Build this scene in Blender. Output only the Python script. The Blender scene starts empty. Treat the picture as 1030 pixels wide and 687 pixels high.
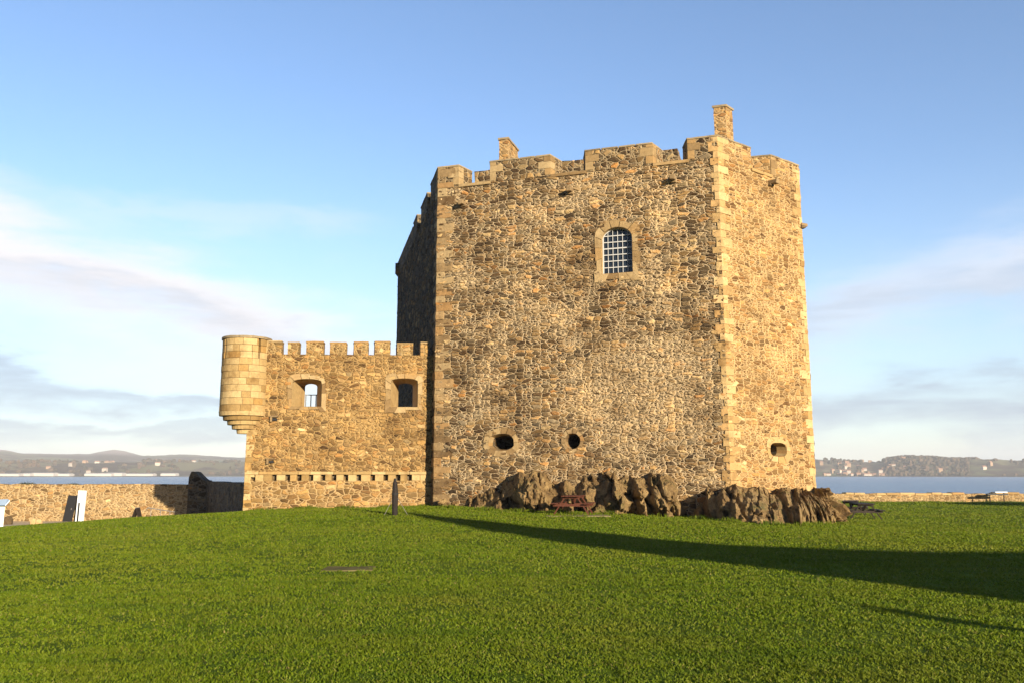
import bpy, bmesh, math, random
import numpy as np
from mathutils import Vector, noise as mnoise

random.seed(7)
RNG = np.random.default_rng(11)
scene = bpy.context.scene
COL = scene.collection
R = math.radians

# ------------------------------------------------------------------ survey
# The photograph was surveyed with a 28-30 mm lens at 1.6 m eye height; these
# turn a sighting (u, v) of the 1030 x 687 picture into a point of the place.
F, HZ, EYE = 850.0, 476.0, 1.6
PITCH = math.atan((HZ - 343.5) / F)
SP, CP = math.sin(PITCH), math.cos(PITCH)

def ray(u, v):
    return np.array([u - 515.0, F * CP - (343.5 - v) * SP, F * SP + (343.5 - v) * CP])

def at(u, v, Y):
    d = ray(u, v)
    return d * Y / d[1] + np.array([0, 0, EYE])

SUN_AZ = 150.0            # clockwise from +Y, where the sun stands
SUN_EL = 11.5
TO_SUN = np.array([math.sin(R(SUN_AZ)), math.cos(R(SUN_AZ))])

# ------------------------------------------------------------------ ground
CTRL = np.array([
    (0, 4, 0), (10, 5, 0), (-10, 5, -.02), (0, 12, 0), (0, 20, 0), (0, 27, .03), (15, 15, -.02), (-15, 15, -.1),
    (5, 31, .03), (-3.4, 37.5, .17), (-12.2, 37.6, -.07), (-12.5, 30, -.08), (-22, 35.5, -.72), (-17, 36.8, -.35),
    (-30, 33, -1.25), (-25, 20, -.5), (17, 41, -.56), (13, 31, -.33), (9, 29.5, -.1), (30, 74, -.8), (45, 74, -.8), (25, 25, -.3),
    (40, 40, -.6), (0, -20, 0), (30, -20, 0), (-30, -20, -.4), (5, 50, -.3), (-5, 60, -.9), (-20, 48, -1.35),
    (-40, 48, -1.35), (-20, 55, -1.35), (-60, 50, -1.4), (-40, 38, -1.45), (-13, 45, -.7), (-12, 52, -1.2), (60, 74, -.85), (70, 20, -.4),
    (100, 60, -.8), (-100, 40, -1.4), (100, -50, -.3), (-100, -50, -.8), (20, 60, -.7), (-40, 20, -1.0)], float)

def _tps(r):
    return np.where(r > 1e-6, r * r * np.log(np.maximum(r, 1e-6)), 0)

def _fit():
    P = CTRL[:, :2] / 20
    n = len(P)
    K = _tps(np.linalg.norm(P[:, None] - P[None], axis=2)) + 0.002 * np.eye(n)
    Q = np.c_[np.ones(n), P]
    M = np.block([[K, Q], [Q.T, np.zeros((3, 3))]])
    return np.linalg.solve(M, np.r_[CTRL[:, 2], 0, 0, 0])
_W = _fit()

def smooth(a, b, x):
    t = np.clip((x - a) / (b - a), 0, 1)
    return t * t * (3 - 2 * t)

def ground_z(x, y):
    x = np.asarray(x, float); y = np.asarray(y, float)
    shp = x.shape
    p = np.c_[x.ravel(), y.ravel()] / 20
    P = CTRL[:, :2] / 20
    z = np.zeros(len(p))
    for i in range(0, len(p), 20000):
        q = p[i:i + 20000]
        z[i:i + 20000] = _tps(np.linalg.norm(q[:, None] - P[None], axis=2)) @ _W[:-3] + _W[-3] + q @ _W[-2:]
    z = np.clip(z.reshape(shp), -1.6, .35)
    z = z + .025 * np.sin(x * .9 + 1.3 * np.sin(y * .37)) * np.sin(y * .61 + .4) * smooth(4, 14, np.hypot(x, y))
    return z

def gz(x, y):
    return float(ground_z(np.array([x]), np.array([y]))[0])

def on_ground(u, v):
    d = ray(u, v); d = d / d[1]
    ys = np.linspace(5, 90, 1700)
    zs = EYE + d[2] * ys
    g = ground_z(d[0] * ys, ys)
    k = np.argmax(zs <= g)
    Y = ys[k]
    return np.array([d[0] * Y, Y, g[k]])

# ------------------------------------------------------------------ object helpers
def tag(o, label=None, cat=None, group=None, kind=None):
    if label: o['label'] = label
    if cat: o['category'] = cat
    if group: o['group'] = group
    if kind: o['kind'] = kind
    return o

def empty(name, loc, rz=0.0):
    o = bpy.data.objects.new(name, None)
    o.location = [float(c) for c in loc]
    o.rotation_euler = (0, 0, rz)
    o.empty_display_size = .2
    COL.objects.link(o)
    return o

class MB:
    """collects faces; build() links them as ONE mesh object"""
    def __init__(self):
        self.v = []; self.f = []; self.uv = []; self.mi = []
    def poly(self, pts, uv=None, mi=0):
        b = len(self.v)
        self.v.extend([tuple(map(float, p)) for p in pts])
        self.f.append(tuple(range(b, b + len(pts))))
        self.uv.append(uv if uv is not None else [(p[0] + p[1], p[2]) for p in pts])
        self.mi.append(mi)
    def grid(self, fn, nu, nv, uvfn=None, skip=None, mi=0):
        """fn(a, b) with a, b in 0..1; shared vertices"""
        base = len(self.v)
        ids = {}
        for j in range(nv + 1):
            for i in range(nu + 1):
                self.v.append(tuple(map(float, fn(i / nu, j / nv))))
        for j in range(nv):
            for i in range(nu):
                if skip and skip((i + .5) / nu, (j + .5) / nv):
                    continue
                q = [(i, j), (i + 1, j), (i + 1, j + 1), (i, j + 1)]
                self.f.append(tuple(base + b * (nu + 1) + a for a, b in q))
                self.uv.append([uvfn(a / nu, b / nv) if uvfn else (self.v[base + b * (nu + 1) + a][0] + self.v[base + b * (nu + 1) + a][1], self.v[base + b * (nu + 1) + a][2]) for a, b in q])
                self.mi.append(mi)
    def quad(self, p00, p10, p11, p01, step=.12, uv0=(0, 0), mi=0):
        p = [np.array(q, float) for q in (p00, p10, p11, p01)]
        w = max(np.linalg.norm(p[1] - p[0]), np.linalg.norm(p[2] - p[3])); h = max(np.linalg.norm(p[3] - p[0]), np.linalg.norm(p[2] - p[1]))
        nu = max(1, int(round(w / step))); nv = max(1, int(round(h / step)))
        self.grid(lambda a, b: (p[0] * (1 - a) + p[1] * a) * (1 - b) + (p[3] * (1 - a) + p[2] * a) * b, nu, nv,
                  lambda a, b: (uv0[0] + a * w, uv0[1] + b * h), mi=mi)
    def prism(self, plan, z0, z1, step=.12, cap=True, mi=0, uvs=0.0):
        """plan: xy points counter-clockwise seen from above"""
        n = len(plan)
        acc = uvs
        for i in range(n):
            a, b = plan[i], plan[(i + 1) % n]
            L = math.hypot(b[0] - a[0], b[1] - a[1])
            self.quad((a[0], a[1], z0), (b[0], b[1], z0), (b[0], b[1], z1), (a[0], a[1], z1), step, (acc, z0), mi)
            acc += L
        if cap:
            if n == 4:
                for z, fl in ((z1, 0), (z0, 1)):
                    q = [(p[0], p[1], z) for p in plan]
                    if fl: q = q[::-1]
                    self.quad(*q, step=step, uv0=(plan[0][0], plan[0][1]), mi=mi)
            else:
                self.poly([(p[0], p[1], z1) for p in plan], [(p[0], p[1]) for p in plan], mi)
                self.poly([(p[0], p[1], z0) for p in plan][::-1], [(p[0], p[1]) for p in plan][::-1], mi)
    def box(self, c, size, ax=(1, 0), step=9, tilt=None, mi=0):
        """box centred at c; ax = xy direction of its x side; tilt = (3x3) optional"""
        ax = np.array(ax, float); ax /= np.linalg.norm(ax)
        M = np.array([[ax[0], -ax[1], 0], [ax[1], ax[0], 0], [0, 0, 1]])
        if tilt is not None: M = M @ tilt
        c = np.array(c, float); s = np.array(size) / 2
        P = {}
        for i in (-1, 1):
            for j in (-1, 1):
                for k in (-1, 1):
                    P[i, j, k] = c + M @ (np.array([i, j, k]) * s)
        for f in (((-1, -1, -1), (1, -1, -1), (1, -1, 1), (-1, -1, 1)), ((1, -1, -1), (1, 1, -1), (1, 1, 1), (1, -1, 1)),
                  ((1, 1, -1), (-1, 1, -1), (-1, 1, 1), (1, 1, 1)), ((-1, 1, -1), (-1, -1, -1), (-1, -1, 1), (-1, 1, 1)),
                  ((-1, -1, 1), (1, -1, 1), (1, 1, 1), (-1, 1, 1)), ((-1, 1, -1), (1, 1, -1), (1, -1, -1), (-1, -1, -1))):
            self.quad(*[P[k] for k in f], step=step, mi=mi)
    def bar(self, a, b, w, t, up=(0, 0, 1), mi=0):
        a = np.array(a, float); b = np.array(b, float)
        d = b - a; L = np.linalg.norm(d); d /= L
        x = np.cross(d, up)
        if np.linalg.norm(x) < 1e-4: x = np.cross(d, (0, 1, 0))
        x /= np.linalg.norm(x); y = np.cross(x, d)
        q = [x * w / 2 + y * t / 2, -x * w / 2 + y * t / 2, -x * w / 2 - y * t / 2, x * w / 2 - y * t / 2]
        for i in range(4):
            self.poly([a + q[i], a + q[(i + 1) % 4], b + q[(i + 1) % 4], b + q[i]], mi=mi)
        self.poly([a + k for k in q[::-1]], mi=mi); self.poly([b + k for k in q], mi=mi)
    def tube(self, a, b, r0, r1, n=10, mi=0):
        a = np.array(a, float); b = np.array(b, float)
        d = b - a; d /= np.linalg.norm(d)
        x = np.cross(d, (0, 0, 1))
        if np.linalg.norm(x) < 1e-4: x = np.array([1., 0, 0])
        x /= np.linalg.norm(x); y = np.cross(d, x)
        A = [a + r0 * (x * math.cos(2 * math.pi * k / n) + y * math.sin(2 * math.pi * k / n)) for k in range(n)]
        B = [b + r1 * (x * math.cos(2 * math.pi * k / n) + y * math.sin(2 * math.pi * k / n)) for k in range(n)]
        for k in range(n):
            self.poly([A[k], B[k], B[(k + 1) % n], A[(k + 1) % n]], mi=mi)
        self.poly(A, mi=mi); self.poly(B[::-1], mi=mi)
    def jitter(self, amp, freq=3.0, seed=0.0):
        for i, p in enumerate(self.v):
            q = Vector((p[0] * freq + seed, p[1] * freq, p[2] * freq))
            n = mnoise.noise_vector(q)
            self.v[i] = (p[0] + n[0] * amp, p[1] + n[1] * amp, p[2] + n[2] * amp)
    def build(self, name, mats, parent=None, origin=None, smooth_=False, weld=True, bevel=0):
        me = bpy.data.meshes.new(name)
        o3 = np.array(origin if origin is not None else (parent_loc(parent) if parent else (0, 0, 0)), float)
        V = np.array(self.v) - o3
        rz = parent_rot(parent) if parent else 0
        if rz:
            c, s = math.cos(-rz), math.sin(-rz)
            V = np.c_[V[:, 0] * c - V[:, 1] * s, V[:, 0] * s + V[:, 1] * c, V[:, 2]]
        me.from_pydata(V.tolist(), [], self.f)
        ul = me.uv_layers.new(name='UVMap')
        flat = [c for face in self.uv for p in face for c in p]
        ul.data.foreach_set('uv', flat)
        me.polygons.foreach_set('material_index', self.mi)
        if not isinstance(mats, (list, tuple)): mats = [mats]
        for m in mats: me.materials.append(m)
        if weld:
            bm = bmesh.new(); bm.from_mesh(me)
            bmesh.ops.remove_doubles(bm, verts=bm.verts, dist=.0008)
            bm.to_mesh(me); bm.free()
        if smooth_:
            me.polygons.foreach_set('use_smooth', [True] * len(me.polygons))
        me.update()
        o = bpy.data.objects.new(name, me)
        COL.objects.link(o)
        if parent is not None:
            o.parent = parent
        elif origin is not None:
            o.location = [float(c) for c in origin]
        if bevel:
            b = o.modifiers.new('edge', 'BEVEL'); b.width = bevel; b.segments = 1; b.limit_method = 'ANGLE'; b.angle_limit = R(50)
        return o

def parent_loc(p):
    l = np.zeros(3)
    while p is not None:
        l = l + np.array(p.location); p = p.parent
    return l

def parent_rot(p):
    r = 0
    while p is not None:
        r += p.rotation_euler[2]; p = p.parent
    return r

def copy_tree(o, parent=None):
    c = o.copy(); COL.objects.link(c); c.parent = parent
    for ch in list(o.children): copy_tree(ch, c)
    return c

# ------------------------------------------------------------------ materials
class NT:
    def __init__(self, tree): self.t = tree; self.n = tree.nodes; self.l = tree.links
    def new(self, typ, **kw):
        nd = self.n.new(typ)
        for k, v in kw.items(): setattr(nd, k, v)
        return nd
    def put(self, sock, val):
        if hasattr(val, 'is_linked') or isinstance(val, bpy.types.NodeSocket): self.l.new(val, sock)
        else: sock.default_value = val
    def math(self, op, a, b=0.0, c=None, clamp=False):
        nd = self.new('ShaderNodeMath', operation=op, use_clamp=clamp)
        self.put(nd.inputs[0], a); self.put(nd.inputs[1], b)
        if c is not None: self.put(nd.inputs[2], c)
        return nd.outputs[0]
    def vmath(self, op, a, b=(0, 0, 0)):
        nd = self.new('ShaderNodeVectorMath', operation=op)
        self.put(nd.inputs[0], a); self.put(nd.inputs[1], b)
        return nd.outputs[0]
    def vscale(self, a, s):
        nd = self.new('ShaderNodeVectorMath', operation='SCALE')
        self.put(nd.inputs[0], a); self.put(nd.inputs[3], s)
        return nd.outputs[0]
    def step(self, x, lo, hi, a=0.0, b=1.0):
        nd = self.new('ShaderNodeMapRange', interpolation_type='SMOOTHSTEP')
        self.put(nd.inputs[0], x)
        nd.inputs[1].default_value = lo; nd.inputs[2].default_value = hi
        nd.inputs[3].default_value = a; nd.inputs[4].default_value = b
        return nd.outputs[0]
    def noise(self, vec, scale, detail=4, rough=.55, dim='3D', dist=0.0):
        nd = self.new('ShaderNodeTexNoise', noise_dimensions=dim)
        if vec is not None: self.l.new(vec, nd.inputs['Vector'])
        nd.inputs['Scale'].default_value = scale; nd.inputs['Detail'].default_value = detail
        nd.inputs['Roughness'].default_value = rough; nd.inputs['Distortion'].default_value = dist
        return nd.outputs['Fac'], nd.outputs['Color']
    def ramp(self, fac, stops, interp='LINEAR'):
        nd = self.new('ShaderNodeValToRGB')
        cr = nd.color_ramp; cr.interpolation = interp
        while len(cr.elements) > 1: cr.elements.remove(cr.elements[-1])
        for i, (p, c) in enumerate(stops):
            e = cr.elements[0] if i == 0 else cr.elements.new(p)
            e.position = p; e.color = (*c, 1)
        self.put(nd.inputs[0], fac)
        return nd.outputs[0]
    def mix(self, fac, a, b, mode='MIX'):
        nd = self.new('ShaderNodeMix', data_type='RGBA', blend_type=mode)
        self.put(nd.inputs[0], fac)
        for s, v in ((nd.inputs[6], a), (nd.inputs[7], b)):
            self.put(s, (*v, 1) if isinstance(v, tuple) and len(v) == 3 else v)
        return nd.outputs[2]
    def vor(self, vec, scale, feature, rnd=1.0, dim='2D'):
        nd = self.new('ShaderNodeTexVoronoi', voronoi_dimensions=dim, feature=feature)
        self.l.new(vec, nd.inputs['Vector']); nd.inputs['Scale'].default_value = scale
        nd.inputs['Randomness'].default_value = rnd
        return nd

def new_mat(name):
    m = bpy.data.materials.new(name); m.use_nodes = True
    m.node_tree.nodes.clear()
    k = NT(m.node_tree)
    out = k.new('ShaderNodeOutputMaterial'); b = k.new('ShaderNodeBsdfPrincipled')
    k.l.new(b.outputs[0], out.inputs[0])
    b.inputs['Specular IOR Level'].default_value = .2
    return m, k, b, out

def rubble(name, stops, mortar, cell=(.44, .25), relief=.05, mw=(.03, .10), split=.45, rnd=.85, patch=None, disp=True, fine=1.0, warp=.10, mortar_h=.25, seed=0.0, patch_at=None, broad=.0):
    m, k, b, out = new_mat(name)
    tc = k.new('ShaderNodeTexCoord')
    uv = k.vmath('ADD', tc.outputs['UV'], (seed, seed * .7, 0))
    _, c1 = k.noise(uv, 1.3, 2, .5)
    _, c2 = k.noise(uv, 7.0, 2, .5)
    w = k.vmath('ADD', k.vscale(k.vmath('SUBTRACT', c1, (.5, .5, .5)), warp * 3), k.vscale(k.vmath('SUBTRACT', c2, (.5, .5, .5)), warp * .6))
    p = k.vmath('MULTIPLY', k.vmath('ADD', uv, w), (1 / cell[0], 1 / cell[1], 0))
    A = k.vor(p, 1.0, 'F1', rnd); Ae = k.vor(p, 1.0, 'DISTANCE_TO_EDGE', rnd)
    p2 = k.vmath('MULTIPLY', p, (1.75, 1.6, 0))
    B = k.vor(p2, 1.0, 'F1', rnd); Be = k.vor(p2, 1.0, 'DISTANCE_TO_EDGE', rnd)
    sa = k.new('ShaderNodeSeparateColor'); k.l.new(A.outputs['Color'], sa.inputs[0])
    sb = k.new('ShaderNodeSeparateColor'); k.l.new(B.outputs['Color'], sb.inputs[0])
    msk = k.math('LESS_THAN', sa.outputs[0], split)
    be = k.math('MULTIPLY', Be.outputs['Distance'], .62)
    e = k.math('MINIMUM', Ae.outputs['Distance'], k.math('ADD', be, k.math('MULTIPLY', k.math('SUBTRACT', 1.0, msk), 10.0)))
    def pick(i):
        mx = k.new('ShaderNodeMix', data_type='FLOAT')
        k.put(mx.inputs[0], msk); k.put(mx.inputs[2], sa.outputs[i]); k.put(mx.inputs[3], sb.outputs[i])
        return mx.outputs[0]
    r1, r2 = pick(1), pick(2)
    nf, _ = k.noise(uv, 9.0, 5, .65)
    ng, _ = k.noise(uv, 34.0, 3, .6)
    nl, _ = k.noise(uv, .55, 3, .55)
    e2 = k.math('ADD', e, k.math('MULTIPLY', k.math('SUBTRACT', nf, .5), .15))
    st = k.step(e2, mw[0], mw[1])
    colr = k.ramp(r1, stops)
    val = k.math('ADD', k.math('ADD', .42, k.math('MULTIPLY', nf, .72)), k.math('MULTIPLY', k.math('SUBTRACT', ng, .5), .8 * fine))
    val = k.math('MULTIPLY', val, k.math('ADD', .48, k.math('MULTIPLY', r2, 1.05)))
    vv = k.new('ShaderNodeCombineColor')
    for i in range(3): k.l.new(val, vv.inputs[i])
    colr = k.mix(1.0, colr, vv.outputs[0], 'MULTIPLY')
    mcol = k.mix(k.step(nf, .35, .7), tuple(c * .62 for c in mortar), mortar)
    # flush, smeared mortar in patches; open dark joints elsewhere
    if patch:
        pm = k.math('MULTIPLY', k.step(nl, .47, .68), k.step(nf, .42, .62))
        pm = k.math('MULTIPLY', pm, .75)
        if patch_at:      # a wide pale repair on the wall: centre and radii in wall metres
            sx = k.new('ShaderNodeSeparateXYZ'); k.l.new(tc.outputs['UV'], sx.inputs[0])
            du = k.math('DIVIDE', k.math('SUBTRACT', sx.outputs[0], patch_at[0]), patch_at[2])
            dv = k.math('DIVIDE', k.math('SUBTRACT', sx.outputs[1], patch_at[1]), patch_at[3])
            rr = k.math('ADD', k.math('ADD', k.math('MULTIPLY', du, du), k.math('MULTIPLY', dv, dv)), k.math('MULTIPLY', k.math('SUBTRACT', nl, .5), 4.0))
            q = k.math('MULTIPLY', k.step(rr, .2, 1.2, 1, 0), k.step(nf, .40, .60))
            pm = k.math('MAXIMUM', pm, k.math('MULTIPLY', q, .62))
        colr = k.mix(pm, colr, patch)
    col = k.mix(st, mcol, colr)
    # lichen and dark weathering stains
    nd, _ = k.noise(uv, 1.9, 5, .7)
    col = k.mix(k.step(nd, .56, .74, 0, .6), col, k.mix(1.0, col, (.42, .40, .36), 'MULTIPLY'))
    if broad:      # wide zones of darker, browner stone and of paler repair
        na, _ = k.noise(uv, .33, 4, .6); nb2, _ = k.noise(uv, 1.1, 3, .6)
        zf = k.math('ADD', k.math('MULTIPLY', na, .65), k.math('MULTIPLY', nb2, .35))
        col = k.mix(k.step(zf, .50, .36, 0, broad), col, k.mix(1.0, col, (.40, .34, .27), 'MULTIPLY'))
        col = k.mix(k.step(zf, .52, .66, 0, broad), col, k.mix(1.0, col, (1.45, 1.36, 1.2), 'MULTIPLY'))
    k.l.new(col, b.inputs['Base Color'])
    b.inputs['Roughness'].default_value = .9
    dome = k.step(e2, mw[0] * .6, .24)
    h = k.math('MULTIPLY', dome, k.math('ADD', .55, k.math('MULTIPLY', r2, .75)))
    h = k.math('ADD', h, k.math('MULTIPLY', k.math('SUBTRACT', nf, .5), .75))
    h = k.math('ADD', h, k.math('MULTIPLY', k.math('SUBTRACT', ng, .5), .28))
    if disp:
        d = k.new('ShaderNodeDisplacement'); k.l.new(h, d.inputs['Height'])
        d.inputs['Midlevel'].default_value = .6; d.inputs['Scale'].default_value = relief
        k.l.new(d.outputs[0], out.inputs['Displacement'])
        m.displacement_method = 'BOTH'
    else:
        bp = k.new('ShaderNodeBump'); k.l.new(h, bp.inputs['Height'])
        bp.inputs['Distance'].default_value = relief; bp.inputs['Strength'].default_value = .9
        k.l.new(bp.outputs[0], b.inputs['Normal'])
    return m

def blockstone(name, stops, relief=.02, dark=.55):
    """cut stone: every block (mesh island) its own tone"""
    m, k, b, out = new_mat(name)
    g = k.new('ShaderNodeNewGeometry')
    tc = k.new('ShaderNodeTexCoord')
    P = tc.outputs['Object']
    nf, _ = k.noise(P, 6.0, 5, .65); ng, _ = k.noise(P, 28.0, 3, .6); nl, _ = k.noise(P, 1.1, 3, .6)
    col = k.ramp(g.outputs['Random Per Island'], stops)
    v = k.math('ADD', k.math('ADD', .5, k.math('MULTIPLY', nf, .6)), k.math('MULTIPLY', k.math('SUBTRACT', ng, .5), .6))
    vv = k.new('ShaderNodeCombineColor')
    for i in range(3): k.l.new(v, vv.inputs[i])
    col = k.mix(1.0, col, vv.outputs[0], 'MULTIPLY')
    col = k.mix(k.step(nl, .52, .72, 0, dark), col, k.mix(1.0, col, (.5, .42, .33), 'MULTIPLY'))
    k.l.new(col, b.inputs['Base Color']); b.inputs['Roughness'].default_value = .9
    h = k.math('ADD', nf, k.math('MULTIPLY', ng, .5))
    bp = k.new('ShaderNodeBump'); k.l.new(h, bp.inputs['Height'])
    bp.inputs['Distance'].default_value = relief; bp.inputs['Strength'].default_value = .8
    k.l.new(bp.outputs[0], b.inputs['Normal'])
    return m

def plain(name, col, rough=.7, var=.25, scale=8.0, spec=.2, metal=0.0):
    m, k, b, out = new_mat(name)
    tc = k.new('ShaderNodeTexCoord')
    nf, _ = k.noise(tc.outputs['Object'], scale, 4, .6)
    c = k.mix(nf, tuple(x * (1 - var) for x in col), tuple(min(1, x * (1 + var)) for x in col))
    k.l.new(c, b.inputs['Base Color'])
    b.inputs['Roughness'].default_value = rough; b.inputs['Metallic'].default_value = metal
    b.inputs['Specular IOR Level'].default_value = spec
    return m

def wood(name, col, along=(1, 0, 0)):
    m, k, b, out = new_mat(name)
    tc = k.new('ShaderNodeTexCoord')
    p = k.vmath('MULTIPLY', tc.outputs['Object'], (4, 30, 30))
    nf, _ = k.noise(p, 1.0, 4, .6)
    c = k.mix(nf, tuple(x * .55 for x in col), tuple(min(1, x * 1.4) for x in col))
    k.l.new(c, b.inputs['Base Color']); b.inputs['Roughness'].default_value = .75
    bp = k.new('ShaderNodeBump'); k.l.new(nf, bp.inputs['Height']); bp.inputs['Distance'].default_value = .004
    k.l.new(bp.outputs[0], b.inputs['Normal'])
    return m

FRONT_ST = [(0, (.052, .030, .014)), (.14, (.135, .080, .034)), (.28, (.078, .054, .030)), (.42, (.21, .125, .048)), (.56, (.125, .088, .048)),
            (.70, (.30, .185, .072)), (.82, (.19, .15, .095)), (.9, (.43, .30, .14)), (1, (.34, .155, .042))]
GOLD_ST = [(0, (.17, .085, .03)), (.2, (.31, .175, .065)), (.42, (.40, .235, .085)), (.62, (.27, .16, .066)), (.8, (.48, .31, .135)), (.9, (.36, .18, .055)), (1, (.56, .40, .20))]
CURT_ST = [(0, (.13, .07, .027)), (.18, (.25, .145, .052)), (.4, (.34, .205, .072)), (.58, (.22, .135, .058)), (.76, (.40, .26, .105)), (.9, (.29, .145, .045)), (1, (.52, .38, .19))]
M = {}
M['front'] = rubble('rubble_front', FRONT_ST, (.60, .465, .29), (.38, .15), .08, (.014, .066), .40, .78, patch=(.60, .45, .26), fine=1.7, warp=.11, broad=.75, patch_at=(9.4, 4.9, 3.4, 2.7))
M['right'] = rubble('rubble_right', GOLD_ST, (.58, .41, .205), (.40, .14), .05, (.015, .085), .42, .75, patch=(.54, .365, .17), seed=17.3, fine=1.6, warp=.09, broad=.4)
M['west'] = rubble('rubble_west_shaded', [(p, tuple(x * .5 for x in c)) for p, c in FRONT_ST], (.075, .066, .052), (.5, .27), .06, (.02, .09), .5, .9, seed=5.1)  # front tones darkened: the shade on these faces is put into the colour
M['curtain'] = rubble('rubble_curtain', CURT_ST, (.43, .285, .12), (.33, .155), .055, (.01, .10), .42, .8, patch=(.42, .265, .10), seed=31.7, fine=1.7, warp=.13, broad=.6)
M['curtain_base'] = rubble('rubble_base', CURT_ST, (.46, .32, .155), (.40, .19), .05, (.02, .095), .35, .75, seed=44.0, fine=1.4, broad=.4)
M['merlon'] = rubble('rubble_merlon', FRONT_ST, (.42, .32, .19), (.38, .21), .08, (.015, .08), .42, .85, seed=9.0, disp=False, fine=1.5)
M['merlon_gold'] = rubble('rubble_merlon_gold', GOLD_ST, (.52, .37, .19), (.38, .17), .05, (.015, .09), .42, .8, seed=12.0, disp=False, fine=1.5)
M['curtain_merlon'] = rubble('rubble_curtain_merlon', CURT_ST, (.42, .29, .13), (.32, .17), .05, (.02, .10), .4, .85, seed=3.0, disp=False, fine=1.5)
M['field'] = rubble('rubble_field', [(0, (.17, .10, .042)), (.25, (.34, .215, .09)), (.5, (.26, .165, .075)), (.75, (.43, .285, .13)), (.9, (.30, .16, .055)), (1, (.52, .37, .19))], (.52, .38, .205), (.46, .18), .06, (.02, .11), .5, .8, seed=61.0, disp=False, patch=(.48, .345, .175), fine=1.7)
M['shade_wall'] = rubble('rubble_shaded', [(p, tuple(x * .6 for x in c)) for p, c in FRONT_ST], (.15, .125, .09), (.5, .24), .05, (.03, .1), .5, .85, seed=71.0, disp=False)  # darker front tones, the shade of unlit walls carried in the colour
M['quoin'] = blockstone('quoin_stone', [(0, (.20, .125, .055)), (.3, (.32, .22, .105)), (.65, (.42, .31, .165)), (1, (.34, .205, .08))])
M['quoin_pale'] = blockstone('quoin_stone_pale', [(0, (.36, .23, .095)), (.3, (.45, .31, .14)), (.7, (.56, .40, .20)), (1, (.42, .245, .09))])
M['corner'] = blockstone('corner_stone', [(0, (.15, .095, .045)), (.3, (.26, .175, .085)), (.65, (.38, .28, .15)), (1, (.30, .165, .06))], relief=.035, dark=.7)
M['ashlar'] = blockstone('ashlar_stone', [(0, (.27, .17, .062)), (.3, (.40, .275, .12)), (.65, (.50, .37, .185)), (1, (.35, .205, .065))], dark=.75)
M['coping'] = blockstone('coping_stone', [(0, (.24, .19, .12)), (1, (.36, .28, .17))])
M['spout'] = blockstone('spout_stone', [(0, (.16, .11, .06)), (1, (.3, .21, .11))])
M['white'] = plain('white_paint', (.78, .77, .73), .45, .06)
M['panel'] = plain('pale_blue_white_paint', (.60, .64, .68), .5, .06)
M['frame_paint'] = plain('weathered_white_paint', (.42, .43, .44), .5, .1)
M['dark'] = plain('dark_paint', (.018, .018, .02), .5, .2)
M['iron'] = plain('weathered_iron', (.16, .15, .14), .55, .3, 20)
M['redwood'] = wood('red_brown_timber', (.085, .028, .016))
M['darkwood'] = wood('dark_timber', (.028, .02, .016))
M['postwood'] = wood('tarred_timber', (.018, .014, .013))
M['concrete'] = plain('pale_concrete', (.17, .14, .075), .9, .25, 6)
M['slab'] = plain('brown_slab', (.13, .11, .05), 1.0, .35, 9, spec=.0)
M['blue_canvas'] = plain('pale_blue_canvas', (.55, .68, .78), .6, .08)
M['slate'] = plain('slate', (.07, .07, .075), .6, .3, 5)
M['slate_wall'] = plain('grey_slates', (.105, .085, .06), .8, .4, 6)
M['mortar'] = plain('mortar', (.20, .145, .08), .95, .3, 7)

def glass():
    m, k, b, out = new_mat('dark_glass')
    b.inputs['Base Color'].default_value = (.012, .018, .028, 1)
    b.inputs['Roughness'].default_value = .12; b.inputs['Specular IOR Level'].default_value = .5
    tc = k.new('ShaderNodeTexCoord'); nf, _ = k.noise(tc.outputs['Object'], 2.2, 2, .5)
    bp = k.new('ShaderNodeBump'); k.l.new(nf, bp.inputs['Height']); bp.inputs['Distance'].default_value = .02
    k.l.new(bp.outputs[0], b.inputs['Normal'])
    return m
M['glass'] = glass()

def rock_mat():
    m, k, b, out = new_mat('weathered_rock')
    tc = k.new('ShaderNodeTexCoord'); P = tc.outputs['Object']
    Ps = k.vmath('MULTIPLY', P, (1, 1, .6))
    n1, _ = k.noise(Ps, 1.4, 5, .65); n2, _ = k.noise(P, 6, 5, .7); n3, _ = k.noise(P, 24, 4, .65)
    c = k.ramp(n1, [(.25, (.12, .078, .038)), (.42, (.30, .19, .08)), (.58, (.46, .31, .135)), (.75, (.64, .46, .22))])
    v = k.math('ADD', k.math('ADD', .35, k.math('MULTIPLY', n2, .85)), k.math('MULTIPLY', k.math('SUBTRACT', n3, .5), .9))
    vv = k.new('ShaderNodeCombineColor')
    for i in range(3): k.l.new(v, vv.inputs[i])
    c = k.mix(1.0, c, vv.outputs[0], 'MULTIPLY')
    nm, _ = k.noise(P, .9, 3, .6)
    c = k.mix(k.math('MULTIPLY', k.step(nm, .52, .68), k.step(n2, .4, .6)), c, (.17, .15, .05))
    k.l.new(c, b.inputs['Base Color']); b.inputs['Roughness'].default_value = .92
    n4, _ = k.noise(Ps, 13, 4, .7)
    h = k.math('ADD', k.math('ADD', n2, k.math('MULTIPLY', n4, .6)), k.math('MULTIPLY', n3, .4))
    bp = k.new('ShaderNodeBump'); k.l.new(h, bp.inputs['Height']); bp.inputs['Distance'].default_value = .16; bp.inputs['Strength'].default_value = 1
    k.l.new(bp.outputs[0], b.inputs['Normal'])
    return m
M['rock'] = rock_mat()

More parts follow.
